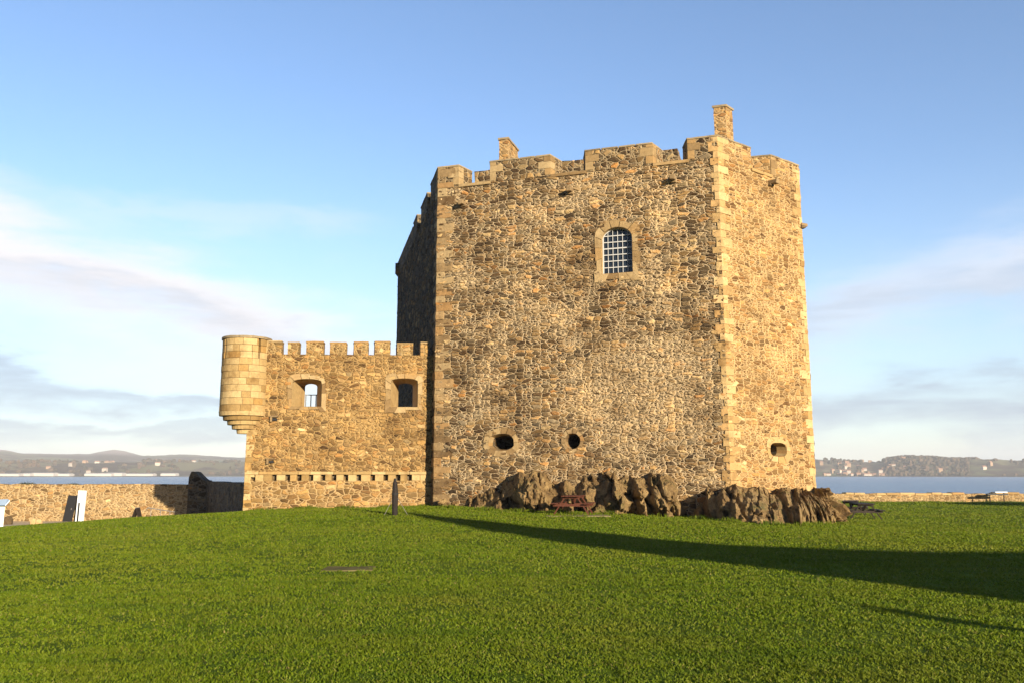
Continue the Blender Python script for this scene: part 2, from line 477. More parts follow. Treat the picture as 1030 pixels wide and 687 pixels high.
def turf_mat():
    m, k, b, out = new_mat('turf')
    tc = k.new('ShaderNodeTexCoord'); P = tc.outputs['Object']
    n0, _ = k.noise(P, .12, 3, .5); n1, _ = k.noise(P, .7, 4, .6); n2, _ = k.noise(P, 9, 4, .65); n3, _ = k.noise(P, 45, 3, .6)
    c = k.mix(k.step(n1, .35, .7), (.055, .090, .005), (.10, .145, .008))
    c = k.mix(k.step(n0, .45, .7, 0, .6), c, (.115, .15, .018))
    v = k.math('ADD', k.math('ADD', .3, k.math('MULTIPLY', n2, .8)), k.math('MULTIPLY', n3, .6))
    vv = k.new('ShaderNodeCombineColor')
    for i in range(3): k.l.new(v, vv.inputs[i])
    c = k.mix(1.0, c, vv.outputs[0], 'MULTIPLY')
    k.l.new(c, b.inputs['Base Color']); b.inputs['Roughness'].default_value = .95
    b.inputs['Specular IOR Level'].default_value = .05
    h = k.math('ADD', k.math('MULTIPLY', n2, 1.0), k.math('MULTIPLY', n3, .6))
    bp = k.new('ShaderNodeBump'); k.l.new(h, bp.inputs['Height']); bp.inputs['Distance'].default_value = .06; bp.inputs['Strength'].default_value = .8
    k.l.new(bp.outputs[0], b.inputs['Normal'])
    return m
M['turf'] = turf_mat()

def blade_mat():
    m, k, b, out = new_mat('grass_blade')
    g = k.new('ShaderNodeNewGeometry'); tc = k.new('ShaderNodeTexCoord'); P = tc.outputs['Object']
    n1, _ = k.noise(P, .6, 5, .65); n0, _ = k.noise(P, .16, 4, .6)
    Pm = k.vmath('MULTIPLY', P, (.25, 1.6, 1)); nm, _ = k.noise(Pm, 1.1, 4, .6)
    c = k.ramp(g.outputs['Random Per Island'], [(0, (.066, .112, .004)), (.5, (.116, .168, .006)), (.9, (.155, .196, .010)), (.98, (.19, .175, .04)), (1, (.22, .18, .06))])
    c = k.mix(k.step(n1, .4, .7, 0, .55), c, (.13, .152, .012))
    c = k.mix(k.step(n0, .48, .66, 0, .38), c, (.18, .18, .020))
    c = k.mix(k.step(nm, .50, .68, 0, .5), c, (.055, .105, .005))
    k.l.new(c, b.inputs['Base Color']); b.inputs['Roughness'].default_value = .6
    b.inputs['Specular IOR Level'].default_value = .15
    tr = k.new('ShaderNodeBsdfTranslucent'); k.l.new(c, tr.inputs[0])
    mx = k.new('ShaderNodeMixShader'); mx.inputs[0].default_value = .3
    k.l.new(b.outputs[0], mx.inputs[1]); k.l.new(tr.outputs[0], mx.inputs[2]); k.l.new(mx.outputs[0], out.inputs[0])
    return m
M['blade'] = blade_mat()

def gravel_mat():
    m, k, b, out = new_mat('gravel')
    tc = k.new('ShaderNodeTexCoord'); P = tc.outputs['Object']
    n2, _ = k.noise(P, 5, 5, .7); n3, _ = k.noise(P, 40, 3, .6)
    c = k.mix(n2, (.38, .30, .20), (.55, .45, .31))
    k.l.new(c, b.inputs['Base Color']); b.inputs['Roughness'].default_value = .95
    bp = k.new('ShaderNodeBump'); k.l.new(n3, bp.inputs['Height']); bp.inputs['Distance'].default_value = .02
    k.l.new(bp.outputs[0], b.inputs['Normal'])
    return m
M['gravel'] = gravel_mat()

def water_mat():
    m, k, b, out = new_mat('sea_water')
    tc = k.new('ShaderNodeTexCoord'); P = tc.outputs['Object']
    Ps = k.vmath('MULTIPLY', P, (.35, 1, 1))
    n1, _ = k.noise(Ps, .25, 5, .6); n2, _ = k.noise(Ps, .02, 3, .5)
    b.inputs['Base Color'].default_value = (.035, .095, .20, 1)
    b.inputs['Roughness'].default_value = .22; b.inputs['IOR'].default_value = 1.33
    b.inputs['Specular IOR Level'].default_value = .5
    h = k.math('ADD', n1, k.math('MULTIPLY', n2, 2.0))
    bp = k.new('ShaderNodeBump'); k.l.new(h, bp.inputs['Height']); bp.inputs['Distance'].default_value = 2.2; bp.inputs['Strength'].default_value = 1.0
    k.l.new(bp.outputs[0], b.inputs['Normal'])
    return m
M['water'] = water_mat()

def hill_mat():
    m, k, b, out = new_mat('far_fields')
    tc = k.new('ShaderNodeTexCoord'); P = tc.outputs['Object']
    Pf = k.vmath('MULTIPLY', P, (1, .45, 0))
    vo = k.vor(Pf, 1 / 190.0, 'F1', .9)
    s = k.new('ShaderNodeSeparateColor'); k.l.new(vo.outputs['Color'], s.inputs[0])
    n1, _ = k.noise(P, 1 / 240.0, 5, .65); n2, _ = k.noise(P, 1 / 28.0, 4, .7)
    c = k.ramp(s.outputs[0], [(0, (.10, .12, .05)), (.3, (.16, .15, .07)), (.55, (.20, .17, .10)), (.8, (.11, .14, .05)), (1, (.26, .21, .14))])
    wood_ = k.ramp(n2, [(.3, (.045, .04, .03)), (.6, (.10, .075, .055)), (.8, (.15, .10, .075))])
    sp = k.new('ShaderNodeSeparateXYZ'); k.l.new(P, sp.inputs[0])
    c = k.mix(k.step(k.math('ADD', n1, k.math('MULTIPLY', k.math('SUBTRACT', n2, .5), .25)), .44, .52), c, wood_)
    hi = k.step(k.math('ADD', sp.outputs[2], k.math('MULTIPLY', n1, 40.0)), 85, 125)
    c = k.mix(hi, c, k.mix(n2, (.34, .28, .24), (.52, .44, .39)))  # pale moor tops, paled further so the colour carries distance haze
    k.l.new(c, b.inputs['Base Color']); b.inputs['Roughness'].default_value = 1
    b.inputs['Specular IOR Level'].default_value = 0
    return m
M['hill'] = hill_mat()

# ------------------------------------------------------------------ wall faces
class Face:
    """vertical wall plane from a to b (left to right seen from outside)"""
    def __init__(self, a, b):
        self.a = np.array(a[:2], float); self.b = np.array(b[:2], float)
        self.L = float(np.linalg.norm(self.b - self.a)); self.d = (self.b - self.a) / self.L
        self.n = np.array([self.d[1], -self.d[0]])
    def P(self, s, z, off=0.0):
        q = self.a + self.d * s + self.n * off
        return np.array([q[0], q[1], z])
    def sz(self, u, v):
        r = ray(u, v); t = (self.n @ self.a) / (self.n @ r[:2])
        p = r * t
        return float((p[:2] - self.a) @ self.d), float(p[2] + EYE)

def inside(poly, s, z):
    c = False; n = len(poly)
    for i in range(n):
        x0, y0 = poly[i]; x1, y1 = poly[(i + 1) % n]
        if (y0 > z) != (y1 > z) and s < (x1 - x0) * (z - y0) / (y1 - y0) + x0: c = not c
    return c

def grow(poly, g):
    c = np.mean(poly, axis=0)
    lo = np.min(poly, axis=0); hi = np.max(poly, axis=0)
    k = ((hi - lo) / 2 + g) / ((hi - lo) / 2); m = (hi + lo) / 2
    return [tuple(m + (np.array(p) - m) * k) for p in poly]

def wall_mesh(face, s0, s1, z0, z1, holes=(), res=.055, off=0.0, back=False):
    mb = MB()
    nu = max(1, int((s1 - s0) / res)); nv = max(1, int((z1 - z0) / res))
    hs = [grow(h, res * .55) for h in holes]
    bb = [(np.min(h, axis=0), np.max(h, axis=0)) for h in hs]
    def skip(a, b):
        s = s0 + a * (s1 - s0); z = z0 + b * (z1 - z0)
        for h, (lo, hi) in zip(hs, bb):
            if lo[0] < s < hi[0] and lo[1] < z < hi[1] and inside(h, s, z): return True
        return False
    if back:
        fn = lambda a, b: face.P(s1 - a * (s1 - s0), z0 + b * (z1 - z0), off)
        uvf = lambda a, b: (s1 - a * (s1 - s0), z0 + b * (z1 - z0))
        sk = (lambda a, b: skip(1 - a, b)) if holes else None
    else:
        fn = lambda a, b: face.P(s0 + a * (s1 - s0), z0 + b * (z1 - z0), off)
        uvf = lambda a, b: (s0 + a * (s1 - s0), z0 + b * (z1 - z0))
        sk = skip if holes else None
    mb.grid(fn, nu, nv, uvf, sk)
    return mb

def reveal(mb, face, outer, inner, depth, off=0.0, close=False):
    """splayed jamb from the outer outline on the face to the inner one, depth behind it (outlines clockwise or not)"""
    n = len(outer); acc = 0
    ar = sum(outer[i][0] * outer[(i + 1) % n][1] - outer[(i + 1) % n][0] * outer[i][1] for i in range(n))
    idx = range(n) if ar < 0 else range(n - 1, -1, -1)
    idx = list(idx)
    for q in range(n):
        i, j = idx[q], idx[(q + 1) % n]
        p = [face.P(*outer[i], off), face.P(*outer[j], off), face.P(*inner[j], -depth), face.P(*inner[i], -depth)]
        mb.quad(p[1], p[0], p[3], p[2], step=.15, uv0=(acc, 0))
        acc += np.linalg.norm(p[1] - p[0])
    if close:
        mb.poly([face.P(*inner[i], -depth) for i in (idx[::-1])])

def surround(face, poly, w, gap=.012, off=.022, n_sub=None, wvar=.3, seed=1, depth=.12):
    """dressed stones round an opening, each its own block"""
    rnd = random.Random(seed)
    mb = MB()
    n = len(poly); c = np.mean(poly, axis=0)
    # walk the outline into lengths
    pts = [np.array(p) for p in poly]
    seg = [np.linalg.norm(pts[(i + 1) % n] - pts[i]) for i in range(n)]
    tot = sum(seg)
    m = n_sub or max(8, int(tot / .32))
    def walk(t):
        t %= tot
        for i in range(n):
            if t <= seg[i]: return pts[i] + (pts[(i + 1) % n] - pts[i]) * (t / seg[i])
            t -= seg[i]
        return pts[0]
    lo = np.min(poly, axis=0); hi = np.max(poly, axis=0); mid = (lo + hi) / 2; half = (hi - lo) / 2
    cuts = [tot * (i + rnd.uniform(-.18, .18)) / m for i in range(m)]
    # put corners of the outline on cuts
    acc = 0; corners = []
    for i in range(n):
        a = pts[i] - pts[i - 1]; b2 = pts[(i + 1) % n] - pts[i]
        if abs(a @ b2) / (np.linalg.norm(a) * np.linalg.norm(b2) + 1e-9) < .5: corners.append(acc)
        acc += seg[i]
    for cc in corners:
        k = min(range(m), key=lambda q: abs(cuts[q] - cc)); cuts[k] = cc
    cuts.sort()
    for i in range(m):
        t0, t1 = cuts[i] + gap / 2, (cuts[(i + 1) % m] if i < m - 1 else cuts[0] + tot) - gap / 2
        if t1 - t0 < .03: continue
        ww = w * (1 + rnd.uniform(-wvar, wvar))
        k = max(1, int((t1 - t0) / .12))
        inn = [walk(t0 + (t1 - t0) * q / k) for q in range(k + 1)]
        outp = [mid + (p - mid) * ((half + ww) / half) for p in inn]
        o = off + rnd.uniform(-.006, .012)
        for q in range(k):
            a, b_, c_, d_ = inn[q], inn[q + 1], outp[q + 1], outp[q]
            quad = [face.P(*p, o) for p in (a, b_, c_, d_)]
            nrm = np.cross(quad[1] - quad[0], quad[3] - quad[0])[:2] @ face.n
            if nrm < 0: quad = quad[::-1]
            mb.poly(quad)
            for e0, e1 in ((a, b_), (d_, c_)):
                mb.poly([face.P(*e0, o), face.P(*e1, o), face.P(*e1, -depth), face.P(*e0, -depth)])
        for p0, p1 in ((inn[0], outp[0]), (inn[-1], outp[-1])):
            mb.poly([face.P(*p0, o), face.P(*p1, o), face.P(*p1, -depth), face.P(*p0, -depth)])
    mb.jitter(.006, 9)
    return mb

def ellipse(cx, cz, rx, rz, n=18, rag=0.0, seed=0, power=2.0):
    rnd = random.Random(seed)
    out = []
    for i in range(n):
        a = 2 * math.pi * i / n; k = 1 + rnd.uniform(-rag, rag)
        ca, sa = math.cos(a), math.sin(a)
        out.append((cx + rx * k * math.copysign(abs(ca) ** (2 / power), ca), cz + rz * k * math.copysign(abs(sa) ** (2 / power), sa)))
    return out

def arched(s0, s1, z0, zs, z1, n=10):
    """flat sill and jambs, segment head from spring zs to crown z1"""
    pts = [(s0, z0), (s1, z0)]
    c = (s0 + s1) / 2; h = (s1 - s0) / 2; r = z1 - zs
    for i in range(n + 1):
        a = math.pi * i / n
        pts.append((c + h * math.cos(a), zs + r * math.sin(a)))
    return pts

def quoins(fl, fr, z0, z1, course=.37, off=.009, seed=0, long_=.62, short=.34, left_k=1.0):
    """alternating corner stones where face fl (left) ends and fr (right) begins"""
    rnd = random.Random(seed); mb = MB()
    B = fl.b
    z = z0; k = 0
    # the outer corner point of both offset planes
    def corner(o):
        A_ = np.array([fl.n, fr.n]); return np.linalg.solve(A_, [fl.n @ B + o, fr.n @ B + o])
    while z < z1 - .05:
        h = min(course * rnd.uniform(.75, 1.25), z1 - z)
        l1, l2 = (long_, short) if k % 2 == 0 else (short, long_)
        l1 *= rnd.uniform(.7, 1.3) * left_k; l2 *= rnd.uniform(.8, 1.2)
        o = off + rnd.uniform(-.008, .012)
        plan = [fl.b - fl.d * l1 + fl.n * o, corner(o), fr.a + fr.d * l2 + fr.n * o, fr.a + fr.d * l2 - fr.n * .15, corner(-.15), fl.b - fl.d * l1 - fl.n * .15]
        mb.prism([tuple(p) for p in plan], z + .012, z + h, step=.14)
        z += h; k += 1
    mb.jitter(.022, 5, seed * 3.1)
    return mb

# ================================================================== SETTING: ground, path, water, hills, haze
def build_ground():
    xs = np.unique(np.r_[np.arange(-150, -45, 2.5), np.arange(-45, 50, .5), np.arange(50, 150.1, 2.5)])
    ys = np.unique(np.r_[np.arange(-90, -10, 2.5), np.arange(-10, 82, .5), np.arange(82, 110.1, 2)])
    X, Y = np.meshgrid(xs, ys)
    Z = ground_z(X, Y)
    yw = np.interp(X, [-14, 14], [57.5, 77.5])
    drop = np.maximum.reduce([smooth(0, 6, Y - yw), smooth(110, 140, np.abs(X)), smooth(60, 85, -Y)])
    Z = Z * (1 - drop) - 7.0 * drop
    ny, nx = X.shape
    me = bpy.data.meshes.new('lawn_ground')
    idx = np.arange(nx * ny).reshape(ny, nx)
    q = np.stack([idx[:-1, :-1], idx[:-1, 1:], idx[1:, 1:], idx[1:, :-1]], -1).reshape(-1, 4)
    me.from_pydata(np.c_[X.ravel(), Y.ravel(), Z.ravel()].tolist(), [], q.tolist())
    me.polygons.foreach_set('use_smooth', [True] * len(me.polygons))
    me.materials.append(M['turf']); me.update()
    o = bpy.data.objects.new('ground', me); COL.objects.link(o)
    tag(o, 'mown green lawn rising gently to the castle', 'lawn', kind='structure')
build_ground()

def path_edge(x):
    return np.interp(x, [-60, -30, -22, -17, -13], [33.5, 35.2, 37.3, 39.2, 41.5])

def build_path():
    mb = MB()
    def fn(a, b):
        x = -62 + a * 49.5; y0 = float(path_edge(x)); y = y0 + b * (56.5 - y0)
        return (x, y, gz(x, y) + .012)
    mb.grid(fn, 60, 20)
    o = mb.build('path', M['gravel'], weld=False, smooth_=True)
    tag(o, 'pale gravel path along the foot of the boundary wall', 'path', kind='structure')
build_path()

def build_water():
    mb = MB()
    mb.quad((-7000, -1500, -5), (7000, -1500, -5), (7000, 5600, -5), (-7000, 5600, -5), step=400)
    o = mb.build('water', M['water'], weld=False)
    tag(o, 'calm blue firth beyond the castle walls', 'water', kind='structure')
build_water()

def fbm(x, y, s=0.0, oct_=4):
    return mnoise.fractal(Vector((x, y, s)), .9, 2.1, oct_)

# outlines of the opposite shore, from sightings: bearing in px -> top row
NEAR_U = [-900, -400, 0, 40, 90, 130, 180, 240, 330, 450, 600, 700, 822, 850, 872, 881, 888, 905, 930, 950, 960, 972, 990, 1010, 1030, 1100, 1300, 1700, 2200]
NEAR_V = [466, 464, 465, 464, 465.5, 465, 464.5, 465, 464, 463, 464, 463, 462.5, 464, 465.5, 465, 462, 460.5, 461, 462.5, 463.5, 462, 462.5, 463.5, 463, 462, 464, 462, 465]
FAR_U = [-900, -500, -200, 0, 15, 33, 60, 98, 110, 122, 136, 151, 172, 192, 227, 245, 400, 600, 800, 1030, 1400, 2200]
FAR_V = [456, 450, 455, 452.7, 453, 456.5, 457, 457.5, 454.5, 452.7, 454.7, 459, 458.3, 457.3, 459.5, 460.5, 460, 463, 468, 469, 466, 462]

def build_hills():
    th = np.linspace(R(-62), R(62), 620)
    rad = np.r_[np.linspace(2050, 2500, 14), np.linspace(2540, 3000, 14), np.linspace(3100, 4600, 26)]
    V = []; nr = len(rad)
    for t in th:
        u = 515 + F * CP * math.tan(t) * 1.0
        hn = (HZ - np.interp(u, NEAR_U, NEAR_V)) / 850.0
        hf = (HZ - np.interp(u, FAR_U, FAR_V)) / 850.0
        shore = 2080 + 25 * fbm(t * 9, 0, 3.0)
        cosb = math.cos(t)
        for r in rad:
            # depth along the view axis keeps the sighted heights
            dep = r * cosb
            zn = EYE + hn * 2500 * cosb; zf = EYE + hf * 4200 * cosb
            a = float(smooth(shore, 2500, r)) ** 1.2
            bk = float(smooth(3000, 4200, r))
            z = -7 + (zn + 7) * a
            z = max(z, -7 + 3.9 * float(smooth(shore - 60, shore + 25, r)))
            z2 = zn * .8 + (zf - zn * .8) * bk
            if r > 2500: z = min(z, 1e9) * (1 - float(smooth(2500, 3000, r))) + z2 * float(smooth(2500, 3000, r))
            if r > 4250: z -= (r - 4250) * .25
            wob = 3.2 * fbm(t * 46, r / 60, 1.0) + 1.2 * fbm(t * 260, r / 12, 5.0)
            z += wob * float(smooth(shore + 20, 2350, r))
            V.append((r * math.sin(t), r * math.cos(t), z))
    n = len(th); F_ = []
    for i in range(n - 1):
        for j in range(nr - 1):
            F_.append((i * nr + j, (i + 1) * nr + j, (i + 1) * nr + j + 1, i * nr + j + 1))
    me = bpy.data.meshes.new('hills'); me.from_pydata(V, [], F_)
    me.polygons.foreach_set('use_smooth', [True] * len(F_)); me.materials.append(M['hill']); me.update()
    o = bpy.data.objects.new('hills', me); COL.objects.link(o)
    tag(o, 'low wooded hills and fields on the far shore fading to pale distance', 'hills', kind='structure')
    return V, nr, n, th, rad
HV, HNR, HN, HTH, HRAD = build_hills()

def hill_z(x, y):
    t = math.atan2(x, y); r = math.hypot(x, y)
    i = int(np.clip(np.searchsorted(HTH, t), 1, HN - 1)); j = int(np.clip(np.searchsorted(HRAD, r), 1, HNR - 1))
    return max(HV[i * HNR + j][2], HV[i * HNR + j - 1][2], HV[(i - 1) * HNR + j][2])

def build_haze():
    mb = MB()
    x, y0, y1, z0, z1 = 7300, -1800, 5900, -8.5, 150
    mb.box((0, (y0 + y1) / 2, (z0 + z1) / 2), (2 * x, y1 - y0, z1 - z0), step=1e6)
    m = bpy.data.materials.new('haze_air'); m.use_nodes = True; m.node_tree.nodes.clear()
    k = NT(m.node_tree); out = k.new('ShaderNodeOutputMaterial'); v = k.new('ShaderNodeVolumePrincipled')
    v.inputs['Color'].default_value = (.88, .92, 1.0, 1)
    v.inputs['Density'].default_value = HAZE; v.inputs['Anisotropy'].default_value = .0
    k.l.new(v.outputs[0], out.inputs['Volume'])
    o = mb.build('haze', m)
    tag(o, 'thin pale sea haze over the firth', 'haze', kind='stuff')
HAZE = .00017
build_haze()

# ================================================================== CASTLE TOWER
A = at(436, 490, 37.84); B = at(735, 488, 34.0); C = at(821, 490, 37.55)
Epos = np.array([-7.75, 56.0])
front, right, west = Face(A, B), Face(B, C), Face(Epos, A)
Dback = np.array([C[0] - 4.0, C[1] + 17.5]); eastb = Face(C, Dback); backf = Face(Dback, Epos)
ZT = 15.74                                          # merlon tops
ZC = front.sz(680, 163.3)[1]                        # crenel floor
ZB = -.6
tower = empty('castle_tower', (*(A[:2] * .5 + B[:2] * .5), 0))
tag(tower, 'tall brown rubble stone tower with crenellated top and one arched window', 'tower')

# openings -----------------------------------------------------------
def box_px(face, u0, v0, u1, v1):
    s0, za = face.sz(u0, v1); s1, zb = face.sz(u1, v0)
    return s0, za, s1, zb
ws0, wz0, ws1, wz1 = box_px(front, 605.5, 227.5, 635.5, 276)
wzs = wz1 - (ws1 - ws0) * .36
win_out = arched(ws0, ws1, wz0, wzs, wz1, 12)
def gp(face, u, v, ru, rv, **kw):
    s, z = face.sz(u, v); s2, _ = face.sz(u + ru, v); _, z2 = face.sz(u, v - rv)
    return ellipse(s, z, s2 - s, z2 - z, **kw)
port_wide = gp(front, 504, 444.5, 13, 8.8, rag=.05, seed=3, power=2.3)
port_round = gp(front, 576, 443.5, 8.0, 8.2, rag=.05, seed=8)
port_side = gp(right, 783, 452, 8, 6.8, rag=.03, seed=2, power=3.5)

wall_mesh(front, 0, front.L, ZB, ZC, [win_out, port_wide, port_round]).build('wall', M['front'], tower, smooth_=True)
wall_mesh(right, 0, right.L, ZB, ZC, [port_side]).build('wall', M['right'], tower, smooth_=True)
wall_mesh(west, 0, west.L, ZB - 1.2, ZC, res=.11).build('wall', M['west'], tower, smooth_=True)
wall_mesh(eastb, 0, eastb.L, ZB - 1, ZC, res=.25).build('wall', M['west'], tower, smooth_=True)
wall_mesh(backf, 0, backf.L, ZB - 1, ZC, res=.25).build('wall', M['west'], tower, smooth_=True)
rf = MB(); rf.poly([(p[0], p[1], ZC - .35) for p in (A, B, C, Dback, Epos)])
rf.build('roof', M['slate'], tower)

# corner stones
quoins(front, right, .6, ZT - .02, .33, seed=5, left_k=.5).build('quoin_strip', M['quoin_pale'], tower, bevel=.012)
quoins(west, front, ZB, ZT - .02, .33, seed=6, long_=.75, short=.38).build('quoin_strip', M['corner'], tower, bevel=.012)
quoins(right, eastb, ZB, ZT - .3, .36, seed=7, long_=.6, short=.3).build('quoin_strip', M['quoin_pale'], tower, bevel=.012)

# window ---------------------------------------------------------------
sur = surround(front, win_out, .30, n_sub=17, seed=4).build('window_surround', M['quoin'], tower, bevel=.012)
rv = MB(); reveal(rv, front, win_out, arched(ws0, ws1, wz0, wzs, wz1, 12), .30, off=.03)
rv.build('window_jamb', M['quoin_pale'], tower)
fw = MB()
dpt = -.24
bars_c, bars_r = 6, 7
W_ = ws1 - ws0
def head(s):
    c = (ws0 + ws1) / 2; h = W_ / 2; q = max(0, 1 - ((s - c) / h) ** 2)
    return wzs + (wz1 - wzs) * math.sqrt(q)
for i in range(bars_c + 1):
    s = ws0 + .03 + (W_ - .06) * i / bars_c
    fw.bar(front.P(s, wz0, dpt), front.P(s, max(wz0 + .3, head(s) - .01), dpt), .020 if 0 < i < bars_c else .05, .04, up=(front.n[0], front.n[1], 0))
for j in range(bars_r + 1):
    z = wz0 + .03 + (wz1 - wz0 - .06) * j / bars_r
    c = (ws0 + ws1) / 2
    hw = W_ / 2 if z < wzs else W_ / 2 * math.sqrt(max(0, 1 - ((z - wzs) / (wz1 - wzs)) ** 2))
    if hw > .1: fw.bar(front.P(c - hw, z, dpt + .003), front.P(c + hw, z, dpt + .003), .024, .038 if j not in (0, 4) else .05)
wtop = [front.P(*p, dpt) for p in win_out[2:]]
for p, q in zip(wtop[:-1], wtop[1:]): fw.bar(p, q, .05, .06)
fo = fw.build('window_frame', M['frame_paint'], tower)
pn = MB(); pn.poly([front.P(*p, -.285) for p in win_out][::1]); pn.poly([front.P(*p, -.30) for p in win_out][::-1])
pn.build('window_pane', M['glass'], tower)

# gun ports --------------------------------------------------------------
def port(face, outer, w, kx, kz, depth, seed, mat, n_sub=None, dx=0.0):
    lo = np.min(outer, axis=0); hi = np.max(outer, axis=0); c = (lo + hi) / 2
    inner = [tuple(c + np.array([dx, 0]) + (np.array(p) - c) * np.array([kx, kz])) for p in outer]
    s_ = surround(face, outer, w, seed=seed, n_sub=n_sub, wvar=.16, off=.012)
    o = s_.build('gun_port', mat, tower, bevel=.012)
    r = MB(); reveal(r, face, outer, inner, .45, off=.02)
    lo2 = [tuple(c + np.array([dx, 0]) + (np.array(p) - c) * np.array([kx, kz]) * 1.0) for p in outer]
    for i in range(len(inner)):
        pass
    r2 = MB(); n = len(inner)
    ins = [face.P(*p, -.45) for p in inner]; deep = [face.P(*p, -depth) for p in inner]
    for i in range(n): r2.poly([ins[i], ins[(i + 1) % n], deep[(i + 1) % n], deep[i]])
    r2.poly(deep)
    r.build('port_jamb', mat, o, weld=False)
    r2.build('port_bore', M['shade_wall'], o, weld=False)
port(front, port_wide, .24, .86, .8, 2.2, 11, M['quoin'], 12, dx=-.03)
port(front, port_round, .16, .92, .92, 2.2, 12, M['corner'], 11)
port(right, port_side, .25, .9, .85, 1.6, 13, M['quoin_pale'], 8)

# parapet: merlons, crenel sills ------------------------------------------
PT = .95
def merlon(face, s0, s1, z0, z1, mat, parent, splay=(.28, .28), T=PT, seed=0, cap=True, coping_mat=None, capo=.03):
    m = MB()
    plan = [tuple(face.P(s0, 0, 0)[:2]), tuple(face.P(s1, 0, 0)[:2]), tuple(face.P(s1 + splay[1], 0, -T)[:2]), tuple(face.P(s0 - splay[0], 0, -T)[:2])]
    m.prism(plan, z0, z1 - .07, step=.14, uvs=s0)
    m.jitter(.014, 4.5, seed)
    o = m.build('merlon', mat, parent)
    c = MB()
    plan2 = [tuple(face.P(s0 - capo, 0, capo)[:2]), tuple(face.P(s1 + capo, 0, capo)[:2]), tuple(face.P(s1 + splay[1] + capo, 0, -T - .03)[:2]), tuple(face.P(s0 - splay[0] - capo, 0, -T - .03)[:2])]
    nb = max(1, int((s1 - s0) / .7))
    for i in range(nb):
        a, b = i / nb, (i + 1) / nb - .012
        L_ = lambda k, t: (plan2[k][0] * (1 - t) + plan2[{0: 1, 3: 2}[k]][0] * t, plan2[k][1] * (1 - t) + plan2[{0: 1, 3: 2}[k]][1] * t)
        c.prism([L_(0, a), L_(0, b), L_(3, b), L_(3, a)], z1 - .07, z1, step=.2)
    c.jitter(.015, 3.0, seed + 2)
    c.build('coping', coping_mat or M['coping'], o, bevel=.012)
    return o
def fs(u, v): return front.sz(u, v)[0]
def edge_stones(face, s, z0, z1, side, seed, parent, mat):
    """pale dressed stones at a merlon end"""
    rnd = random.Random(seed); mb = MB(); z = z0; k = 0
    while z < z1 - .1:
        h = min(.34 * rnd.uniform(.85, 1.2), z1 - z)
        l = (.5 if k % 2 else .3) * rnd.uniform(.85, 1.2)
        a, b = (s - l, s + .012) if side > 0 else (s - .012, s + l)
        k1 = .28 * side if side > 0 else 0
        plan = [face.P(a, 0, .015)[:2], face.P(b, 0, .015)[:2], face.P(b + (.1 if side > 0 else 0), 0, -.35)[:2], face.P(a - (.1 if side < 0 else 0), 0, -.35)[:2]]
        mb.prism([tuple(p) for p in plan], z + .01, z + h, step=.2)
        z += h; k += 1
    mb.jitter(.008, 5, seed)
    mb.build('quoin_strip', mat, parent, bevel=.01)

cren = [(fs(461.5, 186), fs(493, 184)), (fs(554, 175), fs(589, 172)), (fs(657, 166), fs(692, 162))]
edges = [0.0] + [x for c in cren for x in c] + [front.L]
for i in range(0, len(edges), 2):
    mo = merlon(front, edges[i], edges[i + 1], ZC, ZT, M['merlon'], tower, (0 if i == 0 else .3, 0 if i == 6 else .3), seed=i)
    if i > 0: edge_stones(front, edges[i], ZC + .05, ZT - .08, -1, 20 + i, mo, M['quoin'])
    if i < 6: edge_stones(front, edges[i + 1], ZC + .05, ZT - .08, 1, 30 + i, mo, M['quoin'])
def sill(face, s0, s1, seed, mat):
    m = MB(); m.prism([tuple(face.P(s0 - .02, 0, .05)[:2]), tuple(face.P(s1 + .02, 0, .05)[:2]), tuple(face.P(s1 + .02, 0, -PT)[:2]), tuple(face.P(s0 - .02, 0, -PT)[:2])], ZC - .09, ZC + .05, step=.2)
    m.jitter(.012, 4, seed); m.build('crenel_sill', mat, tower, bevel=.012)
for i, c in enumerate(cren): sill(front, c[0], c[1], i, M['quoin'])
rs0 = right.sz(755.5, 160)[0]; rs1 = right.sz(775.5, 165)[0]
merlon(right, .0, rs0, ZC, ZT, M['merlon_gold'], tower, (0, .0), seed=41)
mo = merlon(right, rs1, right.L, ZC, ZT, M['merlon_gold'], tower, (.75, 0), seed=43)
edge_stones(right, rs1, ZC + .05, ZT - .08, -1, 50, mo, M['quoin'])
sill(right, rs0, rs1, 9, M['quoin_pale'])
# west side parapet, seen edge on against the sky (s runs from the far end to the near corner)
def ws(Y): return (Epos[1] - Y) / abs(west.d[1])
for k, (y0, y1, zt) in enumerate([(40.2, 37.9, ZT), (43.9, 41.4, ZT), (47.3, 45.6, ZT + .15)]):
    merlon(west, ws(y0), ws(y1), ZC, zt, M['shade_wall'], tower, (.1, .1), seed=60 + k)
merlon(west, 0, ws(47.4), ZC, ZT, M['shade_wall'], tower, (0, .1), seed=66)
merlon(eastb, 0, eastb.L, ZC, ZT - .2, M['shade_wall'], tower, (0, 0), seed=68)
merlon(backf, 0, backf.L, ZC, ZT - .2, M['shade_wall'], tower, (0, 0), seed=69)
# cap house behind the battlements, its slates fill the notches
m = MB(); m.prism([tuple(front.P(q, 0, o)[:2]) for q, o in ((1.0, -2.3), (front.L - 1.9, -2.3), (front.L - 1.9, -5.5), (1.0, -5.5))], ZC - .4, ZT + .50, step=.5)
m.jitter(.05, 2); m.build('cap_house', M['merlon'], tower)
